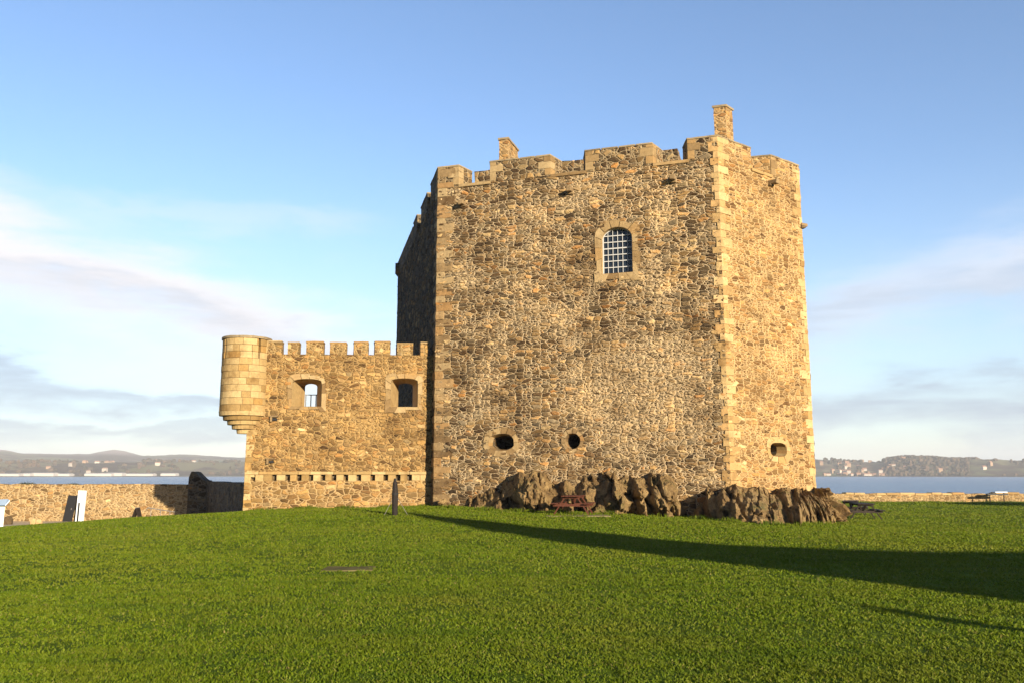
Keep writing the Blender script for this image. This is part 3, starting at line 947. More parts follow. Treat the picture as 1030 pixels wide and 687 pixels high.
# chimneys ------------------------------------------------------------------
def chimney(u0, u1, vtop, Y, L, mat, sd=None):
    p = at(u0, vtop, Y); q = at(u1, vtop, Y)
    w = abs(q[0] - p[0]) / front.d[0]
    z1 = p[2]
    sd = -front.n if sd is None else np.array(sd) / np.linalg.norm(sd)
    a0 = p[:2]; a1 = a0 + front.d * w
    def pl4(e): return [tuple(a0 - front.d * e - sd * e), tuple(a1 + front.d * e - sd * e), tuple(a1 + sd * (L + e) + front.d * e), tuple(a0 + sd * (L + e) - front.d * e)]
    plan = pl4(0)
    m = MB(); m.prism(plan, ZC - .4, z1 - .1, step=.14); m.jitter(.02, 4, u0)
    o = m.build('chimney', mat, tower)
    c = MB(); e = .045
    plan = pl4(e)
    c.prism(plan, z1 - .1, z1, step=.3); c.jitter(.01, 4, 2); c.build('chimney_cap', M['coping'], o)
chimney(502, 511, 139.5, 40.5, 1.7, M['merlon_gold'])
chimney(717.5, 729, 107, 37.2, .62, M['merlon_gold'], sd=(.68, .73))
# water spouts under the parapet
def spout(face, u, v, r=.13, ln=.42):
    s, z = face.sz(u, v); m = MB()
    a = face.P(s, z, -.1); b = face.P(s, z - .05, ln)
    n = 8
    m.bar(a, b, r * 1.7, r * 1.5); m.bar(face.P(s, z - .14, -.1), face.P(s, z - .14, .12), r * 2.2, .1)
    m.jitter(.03, 6, u)
    m.build('waterspout', M['spout'], tower, bevel=.02)
for u, v in ((466, 205), (574, 192), (677, 180)): spout(front, u, v)
spout(right, 774.5, 184)
spout(eastb, 807, 226, .10, .22)
# weathered pockets in the rough front: a few deep gaps where stones have fallen out
gap = MB(); rg = random.Random(3)

# ================================================================== CURTAIN WALL WITH TURRET
K0 = at(245, 500, 38.15); K1 = np.array([-3.6, 38.6])
cur = Face(K0, K1)
CT = 1.7
CZC = cur.sz(340, 356.5)[1]; CZT = cur.sz(340, 343.3)[1]
curtain = empty('curtain_wall', (*((K0[:2] + K1) / 2), 0))
tag(curtain, 'golden rubble curtain wall with small merlons and a round corner turret', 'castle wall')
def seg_hole(u0, v0, u1, v1, rise=.14):
    s0, z0, s1, z1 = box_px(cur, u0, v0, u1, v1)
    return arched(s0, s1, z0, z1 - rise, z1, 8)
holeL = seg_hole(293, 381, 324, 408.5); holeR = seg_hole(392.5, 380.5, 420.5, 409)
zstr = cur.sz(340, 479.5)[1]                       # the corbel course
zspan = (cur.sz(340, 483)[1], cur.sz(340, 474.5)[1])
wall_mesh(cur, -.0, cur.L + .3, zspan[1] - .02, CZC, [holeL, holeR], res=.055).build('wall', M['curtain'], curtain, smooth_=True)
wall_mesh(cur, -.0, cur.L + .3, -1.0, zspan[0], res=.055, off=.015).build('wall', M['curtain_base'], curtain, smooth_=True)
# corbel course: pale flat stones carried over a row of dark slots
st = MB(); rc = random.Random(9)
slots = [cur.sz(u, 479)[0] for u in (254.5, 276, 289.5, 301, 313, 325, 336, 348, 361, 375, 388, 400.5, 412)]
zb_, zt_ = zspan
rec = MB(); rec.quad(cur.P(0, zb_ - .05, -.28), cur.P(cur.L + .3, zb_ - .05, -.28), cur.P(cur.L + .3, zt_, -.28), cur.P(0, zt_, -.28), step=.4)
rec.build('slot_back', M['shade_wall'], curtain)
prev = 0.0
sw = .20
for s in slots + [cur.L + .3]:
    a, b = prev, s - sw / 2
    if b - a > .06:
        n = max(1, round((b - a) / .4))
        for i in range(n):
            x0 = a + (b - a) * i / n; x1 = a + (b - a) * (i + 1) / n - .012
            o = .02 + rc.uniform(-.01, .03)
            st.prism([tuple(cur.P(x0, 0, o)[:2]), tuple(cur.P(x1, 0, o)[:2]), tuple(cur.P(x1, 0, -.3)[:2]), tuple(cur.P(x0, 0, -.3)[:2])], zb_ - rc.uniform(0, .05), zt_ - .12, step=.2)
    prev = s + sw / 2
x = 0.0
while x < cur.L + .2:
    l = rc.uniform(.5, 1.1); x1 = min(cur.L + .3, x + l)
    o = .05 + rc.uniform(-.01, .015)
    st.prism([tuple(cur.P(x, 0, o)[:2]), tuple(cur.P(x1 - .012, 0, o)[:2]), tuple(cur.P(x1 - .012, 0, -.3)[:2]), tuple(cur.P(x, 0, -.3)[:2])], zt_ - .11, zt_ + .02, step=.2)
    x = x1
st.jitter(.012, 5)
st.build('corbel_course', M['ashlar'], curtain, bevel=.012)
# splayed gun openings
def opening(hole, kx, kz, dx, seed):
    lo = np.min(hole, axis=0); hi = np.max(hole, axis=0); c = (lo + hi) / 2
    inner = [tuple(c + np.array([dx, 0]) + (np.array(p) - c) * np.array([kx, kz])) for p in hole]
    o = surround(cur, hole, .19, seed=seed, n_sub=13, wvar=.4).build('gun_opening', M['quoin'], curtain, bevel=.012)
    r = MB(); reveal(r, cur, hole, inner, CT, off=.02); r.build('opening_jamb', M['quoin_pale'], o, weld=False)
    return inner
inL = opening(holeL, .42, .92, -.12, 21); inR = opening(holeR, .55, .92, -.06, 22)
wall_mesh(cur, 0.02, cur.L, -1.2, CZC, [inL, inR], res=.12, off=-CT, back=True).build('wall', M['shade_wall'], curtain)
# timber frame in the far side of the left opening
lo = np.min(inL, axis=0); hi = np.max(inL, axis=0)
fr = MB(); zt2 = lo[1] + (hi[1] - lo[1]) * .55
for s in (lo[0] + .04, (lo[0] + hi[0]) / 2, hi[0] - .04): fr.bar(cur.P(s, lo[1], -CT - .05), cur.P(s, zt2, -CT - .05), .04, .04)
for z in (lo[1] + .05, zt2): fr.bar(cur.P(lo[0], z, -CT - .05), cur.P(hi[0], z, -CT - .05), .04, .04)
fr.build('opening_guard', M['iron'], curtain)
wk = MB(); wk.quad(cur.P(0, CZC - .02, 0), cur.P(cur.L, CZC - .02, 0), cur.P(cur.L, CZC - .02, -CT), cur.P(0, CZC - .02, -CT), step=.3)
wk.quad(cur.P(0, -1.2, -CT), cur.P(0, -1.2, 0), cur.P(0, CZC, 0), cur.P(0, CZC, -CT), step=.3)
wk.build('wall_walk', M['shade_wall'], curtain)
leftside = Face(cur.P(0, 0, -CT), cur.P(0, 0, 0))
quoins(leftside, cur, -1.0, cur.sz(250, 432)[1], .3, seed=15, long_=.4, short=.26).build('quoin_strip', M['ashlar'], curtain, bevel=.012)
# merlons
for k, (u0, u1) in enumerate([(268, 283.5), (289.5, 301), (308, 325.5), (332, 348.5), (356, 370.5), (377, 392.5), (399.5, 415.5), (423, 431)]):
    s0, s1 = cur.sz(u0, 350)[0], cur.sz(u1, 350)[0]
    merlon(cur, s0, s1, CZC - .03, CZT + rc.uniform(-.05, .04), M['curtain_merlon'], curtain, (.10, -.04), T=.6, seed=80 + k, coping_mat=M['quoin'], capo=.015)
# small square spout hole and drain
for u, v, sz_ in ((276, 421, .13), (272.5, 463.5, .12)):
    s, z = cur.sz(u, v); m = MB()
    m.box(cur.P(s, z + .1, .06), (.34, .24, .07), cur.d); m.box(cur.P(s - .12, z - .03, .05), (.09, .22, .2), cur.d)
    m.box(cur.P(s + .03, z - .03, .02), (.2, .18, .1), cur.d, mi=1)
    m.jitter(.01, 5, u)
    m.build('waterspout', [M['spout'], M['dark']], curtain)

# round turret, built of cut blocks
tc_ = at(247, 376, 38.45); TC = np.array([tc_[0], 38.45])
TR = 1.06
tz0 = cur.sz(247, 414)[1]; tz1 = cur.sz(247, 342)[1]; tzt = cur.sz(247, 338.5)[1]; tzb = cur.sz(244, 436)[1]
tu = MB(); rt = random.Random(2)
ncs = 11; hh = (tz1 - tz0) / ncs
slit_c = [math.atan2(-math.sqrt(max(0, 1 - ((u - 247) / 24.5) ** 2)), (u - 247) / 24.5) for u in (230.5, 265.5)]
z_slit = tz1 - hh * 2.6
def ringblock(mb, C0, r0, r1, a0, a1, z0, z1, n=4, rb=None):
    rb = r0 if rb is None else rb
    for i in range(n):
        b0 = a0 + (a1 - a0) * i / n; b1 = a0 + (a1 - a0) * (i + 1) / n
        p = lambda r, a, z: (C0[0] + r * math.cos(a), C0[1] + r * math.sin(a), z)
        mb.poly([p(rb, b0, z0), p(rb, b1, z0), p(r0, b1, z1), p(r0, b0, z1)])
        mb.poly([p(r0, b0, z1), p(r0, b1, z1), p(r1, b1, z1), p(r1, b0, z1)])
        mb.poly([p(r1, b0, z0), p(r1, b1, z0), p(rb, b1, z0), p(rb, b0, z0)])
    for b, s in ((a0, 1), (a1, -1)):
        q = [p(rb, b, z0), p(r0, b, z1), p(r1, b, z1), p(r1, b, z0)]
        mb.poly(q if s > 0 else q[::-1])
for j in range(ncs):
    nb = 13 + rt.choice((-1, 0, 1, 2)); ph = rt.uniform(0, 6.28)
    cuts = sorted(ph + 2 * math.pi * (i + rt.uniform(-.2, .2)) / nb for i in range(nb))
    z0, z1 = tz0 + hh * j, tz0 + hh * (j + 1) - .012
    for i in range(nb):
        a0 = cuts[i]; a1 = cuts[(i + 1) % nb] + (2 * math.pi if i == nb - 1 else 0)
        r_ = TR + rt.uniform(-.008, .008)
        segs = [(a0 + .006, a1 - .006)]
        if j >= ncs - 3 + 0 and j < ncs - 0:
            for sc in slit_c:
                ns = []
                for (x0, x1) in segs:
                    hit = False
                    for t in (-2 * math.pi, 0, 2 * math.pi, 4 * math.pi):
                        c0, c1 = sc + t - .055, sc + t + .055
                        if x0 < c1 and x1 > c0:
                            hit = True
                            if c0 - x0 > .02: ns.append((x0, c0))
                            if x1 - c1 > .02: ns.append((c1, x1))
                    if not hit: ns.append((x0, x1))
                segs = ns
        for x0, x1 in segs: ringblock(tu, TC, r_, TR - .26, x0, x1, z0, z1)
tu.jitter(.006, 6)
turret = tu.build('turret', M['ashlar'], curtain, weld=True, bevel=.008)
core = MB(); core.tube((TC[0], TC[1], tz0 - .1), (TC[0], TC[1], tz1 - hh * 3), TR - .03, TR - .03, 40); core.build('turret_core', M['mortar'], turret, smooth_=False)
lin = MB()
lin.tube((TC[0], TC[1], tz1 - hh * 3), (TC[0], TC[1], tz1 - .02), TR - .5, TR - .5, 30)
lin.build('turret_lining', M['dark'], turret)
cp = MB()
for i in range(12):
    a0 = 2 * math.pi * i / 12; ringblock(cp, TC, TR + .05, 0.05, a0 + .005, a0 + 2 * math.pi / 12 - .005, tz1, tz1 + .1, 4)
cp.jitter(.015, 4); cp.build('turret_coping', M['coping'], turret)
nst = 5
AP = cur.P(-.02, 0, -.2)[:2]
for j in range(nst):                                # oversailing corbel courses, shrinking towards the wall corner
    f0 = 1 - (j + 1) / nst; zz1 = tz0 - (tz0 - tzb) * j / nst; zz0 = tz0 - (tz0 - tzb) * (j + 1) / nst
    rr = TR * (.14 + .88 * (1 - j / nst) ** .85) + (.0 if j == 0 else 0); rb = TR * (.14 + .88 * (1 - (j + .75) / nst) ** .85)
    k_ = j / nst; cc = TC * (1 - k_ * .6) + AP * (k_ * .6)
    cb = MB(); nb = max(5, int(12 * (1 - j / nst * .6)))
    for i in range(nb):
        a0 = 2 * math.pi * i / nb + j * .3
        ringblock(cb, cc, rr, .02, a0 + .008, a0 + 2 * math.pi / nb - .008, zz0 + .012, zz0 + (zz1 - zz0) * .99, 3, rb=rr * .80 + rb * .2)
    cb.jitter(.006, 5); cb.build('turret_corbel', M['ashlar'], turret)

# ================================================================== ROCK OUTCROP
CLEFTS = [(466, 12, .9), (514, 8, 1.5), (562, 10, 1.5), (582, 7, 1.0), (634, 8, 1.3), (652, 5, .8), (691, 9, 1.9), (707, 6, 1.6), (745, 4, .4), (788, 3.5, .5), (828, 3, .4)]
ROCK_FOOT = [(440, 509.5), (462, 511), (482, 512), (503, 513), (524, 514), (550, 515), (575, 516), (602, 516.5), (628, 518), (655, 519), (677, 520), (700, 521), (722, 523),
             (748, 525.5), (776, 527.5), (806, 528), (834, 527)]
def build_rock():
    tops = [(444, 503), (462, 499), (480, 492), (500, 484), (522, 474), (550, 470), (575, 478), (600, 473), (625, 471), (650, 477), (672, 479), (698, 482), (722, 487)]
    topr = [(745, 488.5), (770, 490), (800, 491), (820, 490)]
    foot = ROCK_FOOT
    T3 = []
    for u, v in tops: s, z = front.sz(u, v); T3.append(front.P(s, z, -.25))
    for u, v in topr: s, z = right.sz(u, v); T3.append(right.P(s, z, -.25))
    F3 = [on_ground(u, v) for u, v in foot]
    # round the far corner
    T3 += [np.array([C[0] + .1, C[1] + .2, .95]), np.array([C[0] - .4, C[1] + 2.5, .6]), np.array([C[0] - 1.2, C[1] + 6, .3])]
    g1 = on_ground(849, 525)
    F3 += [g1, np.array([C[0] + 2.0, C[1] + 2.2, -.5]), np.array([C[0] + .2, C[1] + 6.5, -.5])]
    T3 = np.array(T3); F3 = np.array(F3)
    # arc length along the foot
    mid = (T3 + F3) / 2
    sl = np.r_[0, np.cumsum(np.linalg.norm(np.diff(mid[:, :2], axis=0), axis=1))]
    N = int(sl[-1] / .055); Mv = 62
    q = np.linspace(0, sl[-1], N)
    Ti = np.stack([np.interp(q, sl, T3[:, k]) for k in range(3)], 1)
    Fi = np.stack([np.interp(q, sl, F3[:, k]) for k in range(3)], 1)
    def facets(p, tilt, jut):
        """broken blocks: each cell its own depth and its own sloping face"""
        d, pts = mnoise.voronoi(p)
        c = pts[0]
        h1 = mnoise.cell_vector(Vector((c.x * 37.7, c.y * 41.3, c.z * 29.9)))
        q_ = p - c
        return (h1.x - .5) * 2 * jut + (q_.x * (h1.y - .70) + q_.y * (h1.z - .5)) * 2 * tilt, d[1] - d[0]
    clefts = [(rock_s, w_, dp_) for rock_s, w_, dp_ in CLEFTS]
    V = []
    uq = np.interp(q, sl, np.r_[np.array([u for u, v in tops + topr]), 835, 850, 860])
    for i in range(N):
        out = Fi[i, :2] - Ti[i, :2]; L = np.linalg.norm(out) + 1e-6; out = out / L
        zt, zf = Ti[i, 2], Fi[i, 2] - .3
        front_part = uq[i] < 728
        big = mnoise.noise(Vector((q[i] * .55, 0, 3.3)))
        for j in range(Mv):
            b = j / (Mv - 1)
            hgt = 1 - b
            z = zt - (zt - zf) * (b ** 1.7)
            fo = .25 * b + .75 * float(smooth(0.0, .9, b))
            lx = q[i] + .14 * z + .25 * mnoise.noise(Vector((q[i] * .9, z * 1.1, 4)))
            f1, e1 = facets(Vector((lx * (.62 if front_part else .9), z * (.60 if front_part else 1.0), big)), .30, .55 if front_part else .24)
            f2, e2 = facets(Vector((lx * 1.9 + 9, z * 1.35, 5.0)), .30, .20)
            f3, e3 = facets(Vector((lx * 5.2 + 3, z * 3.8, 2.0)), .16, .07)
            d = f1 + f2 + f3 - (.34 if front_part else .14) * math.exp(-(e1 / .08) ** 2) - .12 * math.exp(-(e2 / .08) ** 2)
            d += .20 * mnoise.fractal(Vector((q[i] * 1.4, z * 1.6, 7)), .7, 2.2, 5)
            for u0, uw, dp in clefts:                            # the deep upright clefts
                uu = uq[i] + 5 * z + 5 * mnoise.noise(Vector((z * 1.6, u0, 0)))
                d -= dp * math.exp(-((uu - u0) / uw) ** 4)
            env = float(smooth(0, .14, b)) * (1 - .6 * float(smooth(.88, 1, b))) * min(1.0, L / 1.3)
            o2 = max(-.2, fo * L + (d + .1) * env)
            zz = z + (.10 * f1 + .30 * f2 + .16 * mnoise.fractal(Vector((q[i] * 2.2, b * 3, 3)), .8, 2.2, 4)) * float(smooth(0, .2, b)) * (1 - float(smooth(.75, 1, b))) + (.16 if front_part else .07) * mnoise.fractal(Vector((q[i] * 1.3, 1, 1)), .7, 2.1, 4) * (1 - b)
            V.append((Ti[i, 0] + out[0] * o2, Ti[i, 1] + out[1] * o2, zz))
    mb = MB(); mb.v = V
    for i in range(N - 1):
        for j in range(Mv - 1):
            mb.f.append((i * Mv + j, i * Mv + j + 1, (i + 1) * Mv + j + 1, (i + 1) * Mv + j)); mb.uv.append([(0, 0)] * 4); mb.mi.append(0)
    o = mb.build('rock_outcrop', M['rock'], origin=(*B[:2], 0), weld=False)
    # tufts of ivy would sit here; bare rock only
    tag(o, 'craggy brown rock outcrop under the foot of the tower', 'rock')
build_rock()

# ================================================================== BOUNDARY WALLS
def ragged_wall(name, face, s0, s1, zb, top, thick, mat, label, res=.25, seed=0, cat='wall', coping=None, rag=.09):
    """free standing wall with an uneven top; top(s) gives its height"""
    mb = MB(); n = int((s1 - s0) / res)
    S = [s0 + (s1 - s0) * i / n for i in range(n + 1)]
    Z = [top(s) + rag * mnoise.fractal(Vector((s * 1.4, seed, 0)), .8, 2.2, 4) for s in S]
    nz = 6
    def pt(i, b, off):
        zb_ = zb(S[i]) if callable(zb) else zb
        return face.P(S[i], zb_ + (Z[i] - zb_) * b, off)
    mb.grid(lambda a, b: pt(int(round(a * n)), b, 0), n, nz, lambda a, b: (s0 + (s1 - s0) * a, (Z[int(round(a * n))]) * b + (1 - b) * -2))
    mb.grid(lambda a, b: pt(n - int(round(a * n)), b, -thick), n, nz, lambda a, b: (s1 - (s1 - s0) * a, Z[n - int(round(a * n))] * b - (1 - b) * 2))
    for i in range(n):
        mb.poly([face.P(S[i], Z[i], 0), face.P(S[i + 1], Z[i + 1], 0), face.P(S[i + 1], Z[i + 1], -thick), face.P(S[i], Z[i], -thick)], [(S[i], 0), (S[i + 1], 0), (S[i + 1], thick), (S[i], thick)])
    for i in (0, n):
        mb.quad(pt(i, 0, -thick), pt(i, 0, 0), pt(i, 1, 0), pt(i, 1, -thick), step=.3)
    mb.jitter(.03, 2.5, seed)
    c = face.P((s0 + s1) / 2, 0)
    o = mb.build(name, mat, origin=(c[0], c[1], 0), weld=True)
    tag(o, label, cat)
    return o, S, Z

bw0 = np.array([-70, 56.2]); bw1 = at(207, 500, 54.8)
bf = Face(bw0, bw1)
zl = at(100, 487, 55)[2]
sk0 = bf.sz(189.5, 487)[0]; sk1 = bf.sz(194.5, 487)[0]; ske = bf.sz(205, 487)[0]; sk_ = bf.sz(183, 487)[0]
zpk = bf.sz(194, 474)[1]; zen = bf.sz(206, 483)[1]
ragged_wall('boundary_wall', bf, 0, bf.sz(187, 487)[0], -2.2, lambda s: zl + .02, .8, M['field'], 'long sunlit rubble boundary wall left of the castle', seed=1)
def gable(s):
    if s < sk0 + .1: return zpk - .35
    if s < sk1: return zpk
    return zpk + (zen - zpk) * min(1, (s - sk1) / (ske - sk1))
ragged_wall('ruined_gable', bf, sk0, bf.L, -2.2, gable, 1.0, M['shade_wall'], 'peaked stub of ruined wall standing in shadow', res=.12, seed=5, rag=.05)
ragged_wall('boundary_wall', Face(bf.P(bf.sz(187, 487)[0], 0), bf.P(sk0, 0)), 0, sk0 - bf.sz(187, 487)[0], -2.2, lambda s: zl - .1, .8, M['field'], 'short low gap of wall beside the peaked ruin', res=.1, seed=7)
wf = Face((bw1[0] + .05, bw1[1] - .02), (K0[0] + .3, K0[1] + 1.4))
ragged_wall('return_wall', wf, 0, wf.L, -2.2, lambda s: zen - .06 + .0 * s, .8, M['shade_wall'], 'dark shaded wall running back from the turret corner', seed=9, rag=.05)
sf = Face((9, 75.5), (78, 74.0))
zsw = at(940, 495.6, 75)[2]
sw_o, S_, Z_ = ragged_wall('sea_wall', sf, 0, sf.L, -1.5, lambda s: zsw - .05, .9, M['field'], 'low rubble sea wall along the right edge of the lawn', seed=13, rag=.05)
cpm = MB(); x = 0.0; rq = random.Random(4)
while x < sf.L:
    l = rq.uniform(.7, 1.5)
    if rq.random() < .8:
        zz = zsw - .02 + rq.uniform(-.06, .05)
        cpm.prism([tuple(sf.P(x, 0, .06)[:2]), tuple(sf.P(x + l - .03, 0, .06)[:2]), tuple(sf.P(x + l - .03, 0, -.95)[:2]), tuple(sf.P(x, 0, -.95)[:2])], zz - .12, zz + .06, step=.5)
    x += l
cpm.jitter(.03, 2)
cpm.build('coping', M['quoin_pale'], sw_o, bevel=.03)

# ================================================================== PICNIC TABLES
def picnic_table(loc, rz, mat, label, L=1.75, size=1.0):
    root = empty('picnic_table', loc, rz)
    tag(root, label, 'picnic table', 'picnic tables round the rock')
    x0, y0, z0 = loc
    c, s = math.cos(rz), math.sin(rz)
    w = lambda x, y, z: (x0 + x * c - y * s, y0 + x * s + y * c, z0 + z)
    ax = (c, s)
    m = MB()
    for i in range(5): m.box(w(0, (i - 2) * .155, .735), (L, .142, .042), ax)
    m.build('tabletop', mat, root, bevel=.006)
    for sd in (-1, 1):
        m = MB()
        for i in range(2): m.box(w(0, sd * (.62 + i * .135), .435), (L, .125, .042), ax)
        m.build('seat', mat, root, bevel=.006)
    for e in (-1, 1):
        for sd in (-1, 1):
            m = MB(); m.bar(w(e * L * .34, sd * .24, .72), w(e * L * .34, sd * .72, 0), .045, .11, up=(c, s, 0)); m.build('leg', mat, root)
        m = MB(); m.bar(w(e * L * .34 - .046, -.76, .37), w(e * L * .34 - .046, .76, .37), .045, .10); m.bar(w(e * L * .34 - .046, -.36, .68), w(e * L * .34 - .046, .36, .68), .045, .08)
        m.build('crossbar', mat, root)
    for e in (-1, 1):
        m = MB(); m.bar(w(e * L * .30, 0, .66), w(e * .08, 0, .38), .09, .04); m.build('brace', mat, root)
    root.scale = (size, size, size)
    return root
p = on_ground(578.5, 518.6)
picnic_table((p[0], p[1] + .75, gz(p[0], p[1] + .75) + .03), R(90 - 13), M['redwood'], 'red brown picnic table in front of the rock outcrop', size=.88)
m = MB()
for k, (dx, dy, sx, sy) in enumerate(((0, .6, 2.3, 2.1),)):
    cz = gz(p[0], p[1] + .6)
    m.box((p[0] + .05, p[1] + .75, cz - .035), (2.3, 2.2, .07), (1, .06), step=.3)
m.jitter(.02, 3)
pad = m.build('concrete_slab', M['concrete'], origin=(p[0], p[1] + .7, gz(p[0], p[1])))
tag(pad, 'worn pale slab under the red brown picnic table', 'slab')
p = on_ground(870.5, 522.0)
picnic_table((p[0], p[1] + .3, gz(p[0], p[1] + .3)), R(90 - 8), M['darkwood'], 'dark picnic table nearest the right end of the rock')
p = at(856, 512, 46.5)
picnic_table((p[0], 46.5, gz(p[0], 46.5)), R(90 - 25), M['darkwood'], 'second dark picnic table half hidden behind the rock end')

# ================================================================== SMALL THINGS ON THE LAWN AND BY THE WALL
p = on_ground(397, 518)
post = empty('timber_post', p)
tag(post, 'dark pointed timber post with thin stays before the curtain wall', 'post')
H = 1.30
m = MB(); m.tube(p + (0, 0, -.1), p + (0, 0, H * .55), .095, .115, 10); m.tube(p + (0, 0, H * .55), p + (-.01, 0, H * .86), .115, .085, 10); m.tube(p + (-.01, 0, H * .86), p + (-.02, 0, H), .085, .03, 10)
m.build('shaft', M['postwood'], post)
m = MB()
m.tube(p + (0, 0, .75), p + (-.36, -.1, 0), .009, .009, 6); m.build('stay', M['iron'], post)
m = MB(); m.tube(p + (0, 0, .75), p + (.50, -.12, -.02), .009, .009, 6); m.build('stay', M['iron'], post)
m = MB(); m.tube(p + (0, 0, .75), p + (.05, .5, 0), .009, .009, 6); m.build('stay', M['iron'], post)
m = MB(); m.tube(p + (0, 0, .72), p + (0, 0, .79), .122, .122, 10); m.build('collar', M['dark'], post)

p = on_ground(714, 521)
m = MB(); m.tube(p + (0, 0, -.05), p + (0, 0, .26), .022, .018, 8); m.tube(p + (0, 0, .26), p + (0, 0, .29), .03, .03, 8)
o = m.build('marker_stake', M['concrete'], origin=p); tag(o, 'tiny pale marker stake at the dark cleft of the rock', 'stake')

p = on_ground(351, 572.5)
slab_c = p.copy()
m = MB(); m.box((p[0], p[1], p[2] - .004), (.84, .60, .05), (1, .05), step=.08); m.jitter(.012, 5)
o = m.build('stone_slab', M['slab'], origin=p, bevel=.01); tag(o, 'small brown stone slab set flush in the lawn', 'slab')

# tall white panel standing a step out from the boundary wall
def ground_pt(u, Y):
    q = at(u, 500, Y); return np.array([q[0], Y, gz(q[0], Y)])
p = ground_pt(82, 53.6)
pan = empty('sign_panel', p)
tag(pan, 'tall narrow white panel standing before the boundary wall', 'sign')
ztop = at(82, 493, 53.6)[2]
lean = np.array([.04, 0, 0])
m = MB(); hgt = ztop - p[2]
m.bar(p + (-.02, 0, .02), p + lean + (0, 0, hgt), .50, .09, up=(0, 1, 0)); m.build('board', M['panel'], pan)
m = MB(); m.bar(p + (-.12, -.052, .05), p + lean * .6 + (-.12, -.052, hgt * .62), .10, .012, up=(0, 1, 0)); m.build('slot', M['dark'], pan)
m = MB()
m.box(p + (0, 0, .02), (.7, .4, .05)); m.build('foot', M['concrete'], pan)

p = ground_pt(71, 54.4)
dp = empty('dark_panel', p); tag(dp, 'tall black door panel leaning on the boundary wall left of the white panel', 'panel')
zd = at(71, 498, 54.4)[2]
m = MB(); m.bar(p + (-.10, 0, -.02), (p[0] + .09, p[1] + .12, zd), .56, .06, up=(0, 1, 0)); m.build('leaf', M['dark'], dp)
m = MB(); m.bar(p + (.12, -.04, (zd - p[2]) * .45), p + (.13, -.04, (zd - p[2]) * .52), .03, .05, up=(0, 1, 0)); m.build('handle', M['iron'], dp)

p = ground_pt(139, 52.0)
ab = empty('folding_board', p)
zt_ab = at(139, 510.5, 52)[2]
zb0 = at(139, 521, 52)[2]
tag(ab, 'dark folding board standing open like a letter A by the wall', 'board')
for sd in (-1, 1):
    m = MB(); m.bar((p[0] + sd * .20, p[1], zb0 - .02), (p[0] + sd * .02, p[1], zt_ab), .55, .035, up=(1, 0, 0)); m.build('leaf', M['darkwood'], ab)
m = MB(); m.tube((p[0], p[1] - .28, zt_ab), (p[0], p[1] + .28, zt_ab), .03, .03, 8); m.build('hinge', M['iron'], ab)

p = ground_pt(160, 51.5)
hr = empty('handrail', p)
tag(hr, 'thin grey metal handrail with two posts by the boundary wall', 'handrail')
Y = 51.5
def rp(u, v): return at(u, v, Y)
for u, v in ((152, 511), (161.5, 512.5), (171, 514)):
    a = rp(u, v); m = MB(); m.tube((a[0], Y, min(gz(a[0], Y), a[2] - .5) - .1), a, .022, .022, 8); m.build('post', M['iron'], hr)
m = MB(); m.tube(rp(147.5, 511.5), rp(149, 510.3), .028, .028, 8); m.tube(rp(149, 510.3), rp(176, 514.6), .028, .028, 8); m.build('rail', M['iron'], hr)

# white booth cut by the left edge of the picture
Y = 38.0
q0 = at(3, 531, Y); q1 = at(3, 508, Y)
kb = empty('booth', (q0[0] - 1, Y + .8, q0[2]))
tag(kb, 'white booth with pale blue sloping awning at the left edge', 'booth')
m = MB(); bx_ = np.array([math.cos(R(33)), math.sin(R(33))]); by_ = np.array([-bx_[1], bx_[0]]); bc_ = np.array([q0[0], Y]) - bx_ * 1.0 + by_ * .8
m.box((*bc_, (q0[2] + q1[2]) / 2 - .2), (2.0, 1.6, q1[2] - q0[2] + .4), bx_, step=.5); m.build('body', M['white'], kb, bevel=.02)
m = MB()
e0 = at(9, 502.5, Y)
def aw(a, b, z): q = np.array([q0[0], Y]) + bx_ * a + by_ * b; return (q[0], q[1], z)
wA = math.hypot(e0[0] - q0[0], 0)
zi, zo = q1[2] + .02, e0[2]
m.poly([aw(-2.2, -.2, zi), aw(0, -.2, zi), aw(wA, -.2, zo), aw(wA, 1.7, zo), aw(-2.2, 1.7, zi + .1)])
m.poly([aw(-2.2, -.2, zi - .04), aw(0, -.2, zi - .04), aw(wA, -.2, zo - .05), aw(wA, 1.7, zo - .05), aw(-2.2, 1.7, zi + .06)][::-1])
m.poly([aw(0, -.2, zi - .04), aw(wA, -.2, zo - .05), aw(wA, -.2, zo), aw(0, -.2, zi)])
m.build('awning', M['blue_canvas'], kb)

def boulder(name, c, r, mat, label, cat, seed):
    bm = bmesh.new(); bmesh.ops.create_icosphere(bm, subdivisions=3, radius=1)
    for v in bm.verts:
        n = mnoise.fractal(v.co * 1.4 + Vector((seed, 0, 0)), .8, 2.1, 4)
        k = 1 + .22 * n
        v.co = Vector((v.co.x * r[0] * k, v.co.y * r[1] * k, max(-.5, v.co.z) * r[2] * k))
    me = bpy.data.meshes.new(name); bm.to_mesh(me); bm.free(); me.materials.append(mat)
    o = bpy.data.objects.new(name, me); o.location = [float(x) for x in c]; COL.objects.link(o)
    return tag(o, label, cat)
q = at(7.5, 526, 52); boulder('boulder', (q[0], 52, q[2] + .1), (.3, .3, .33), M['shade_wall'], 'rounded grey boulder by the wall near the left edge', 'stone', 3)
q = at(33.5, 526, 52); boulder('stone', (q[0], 52, q[2] + .08), (.2, .2, .26), M['quoin_pale'], 'left pale lump of a pair of stones before the wall', 'stone', 6)
q = at(39, 526, 52); boulder('stone', (q[0], 52, q[2] + .08), (.2, .22, .22), M['quoin_pale'], 'right pale lump of a pair of stones before the wall', 'stone', 9)

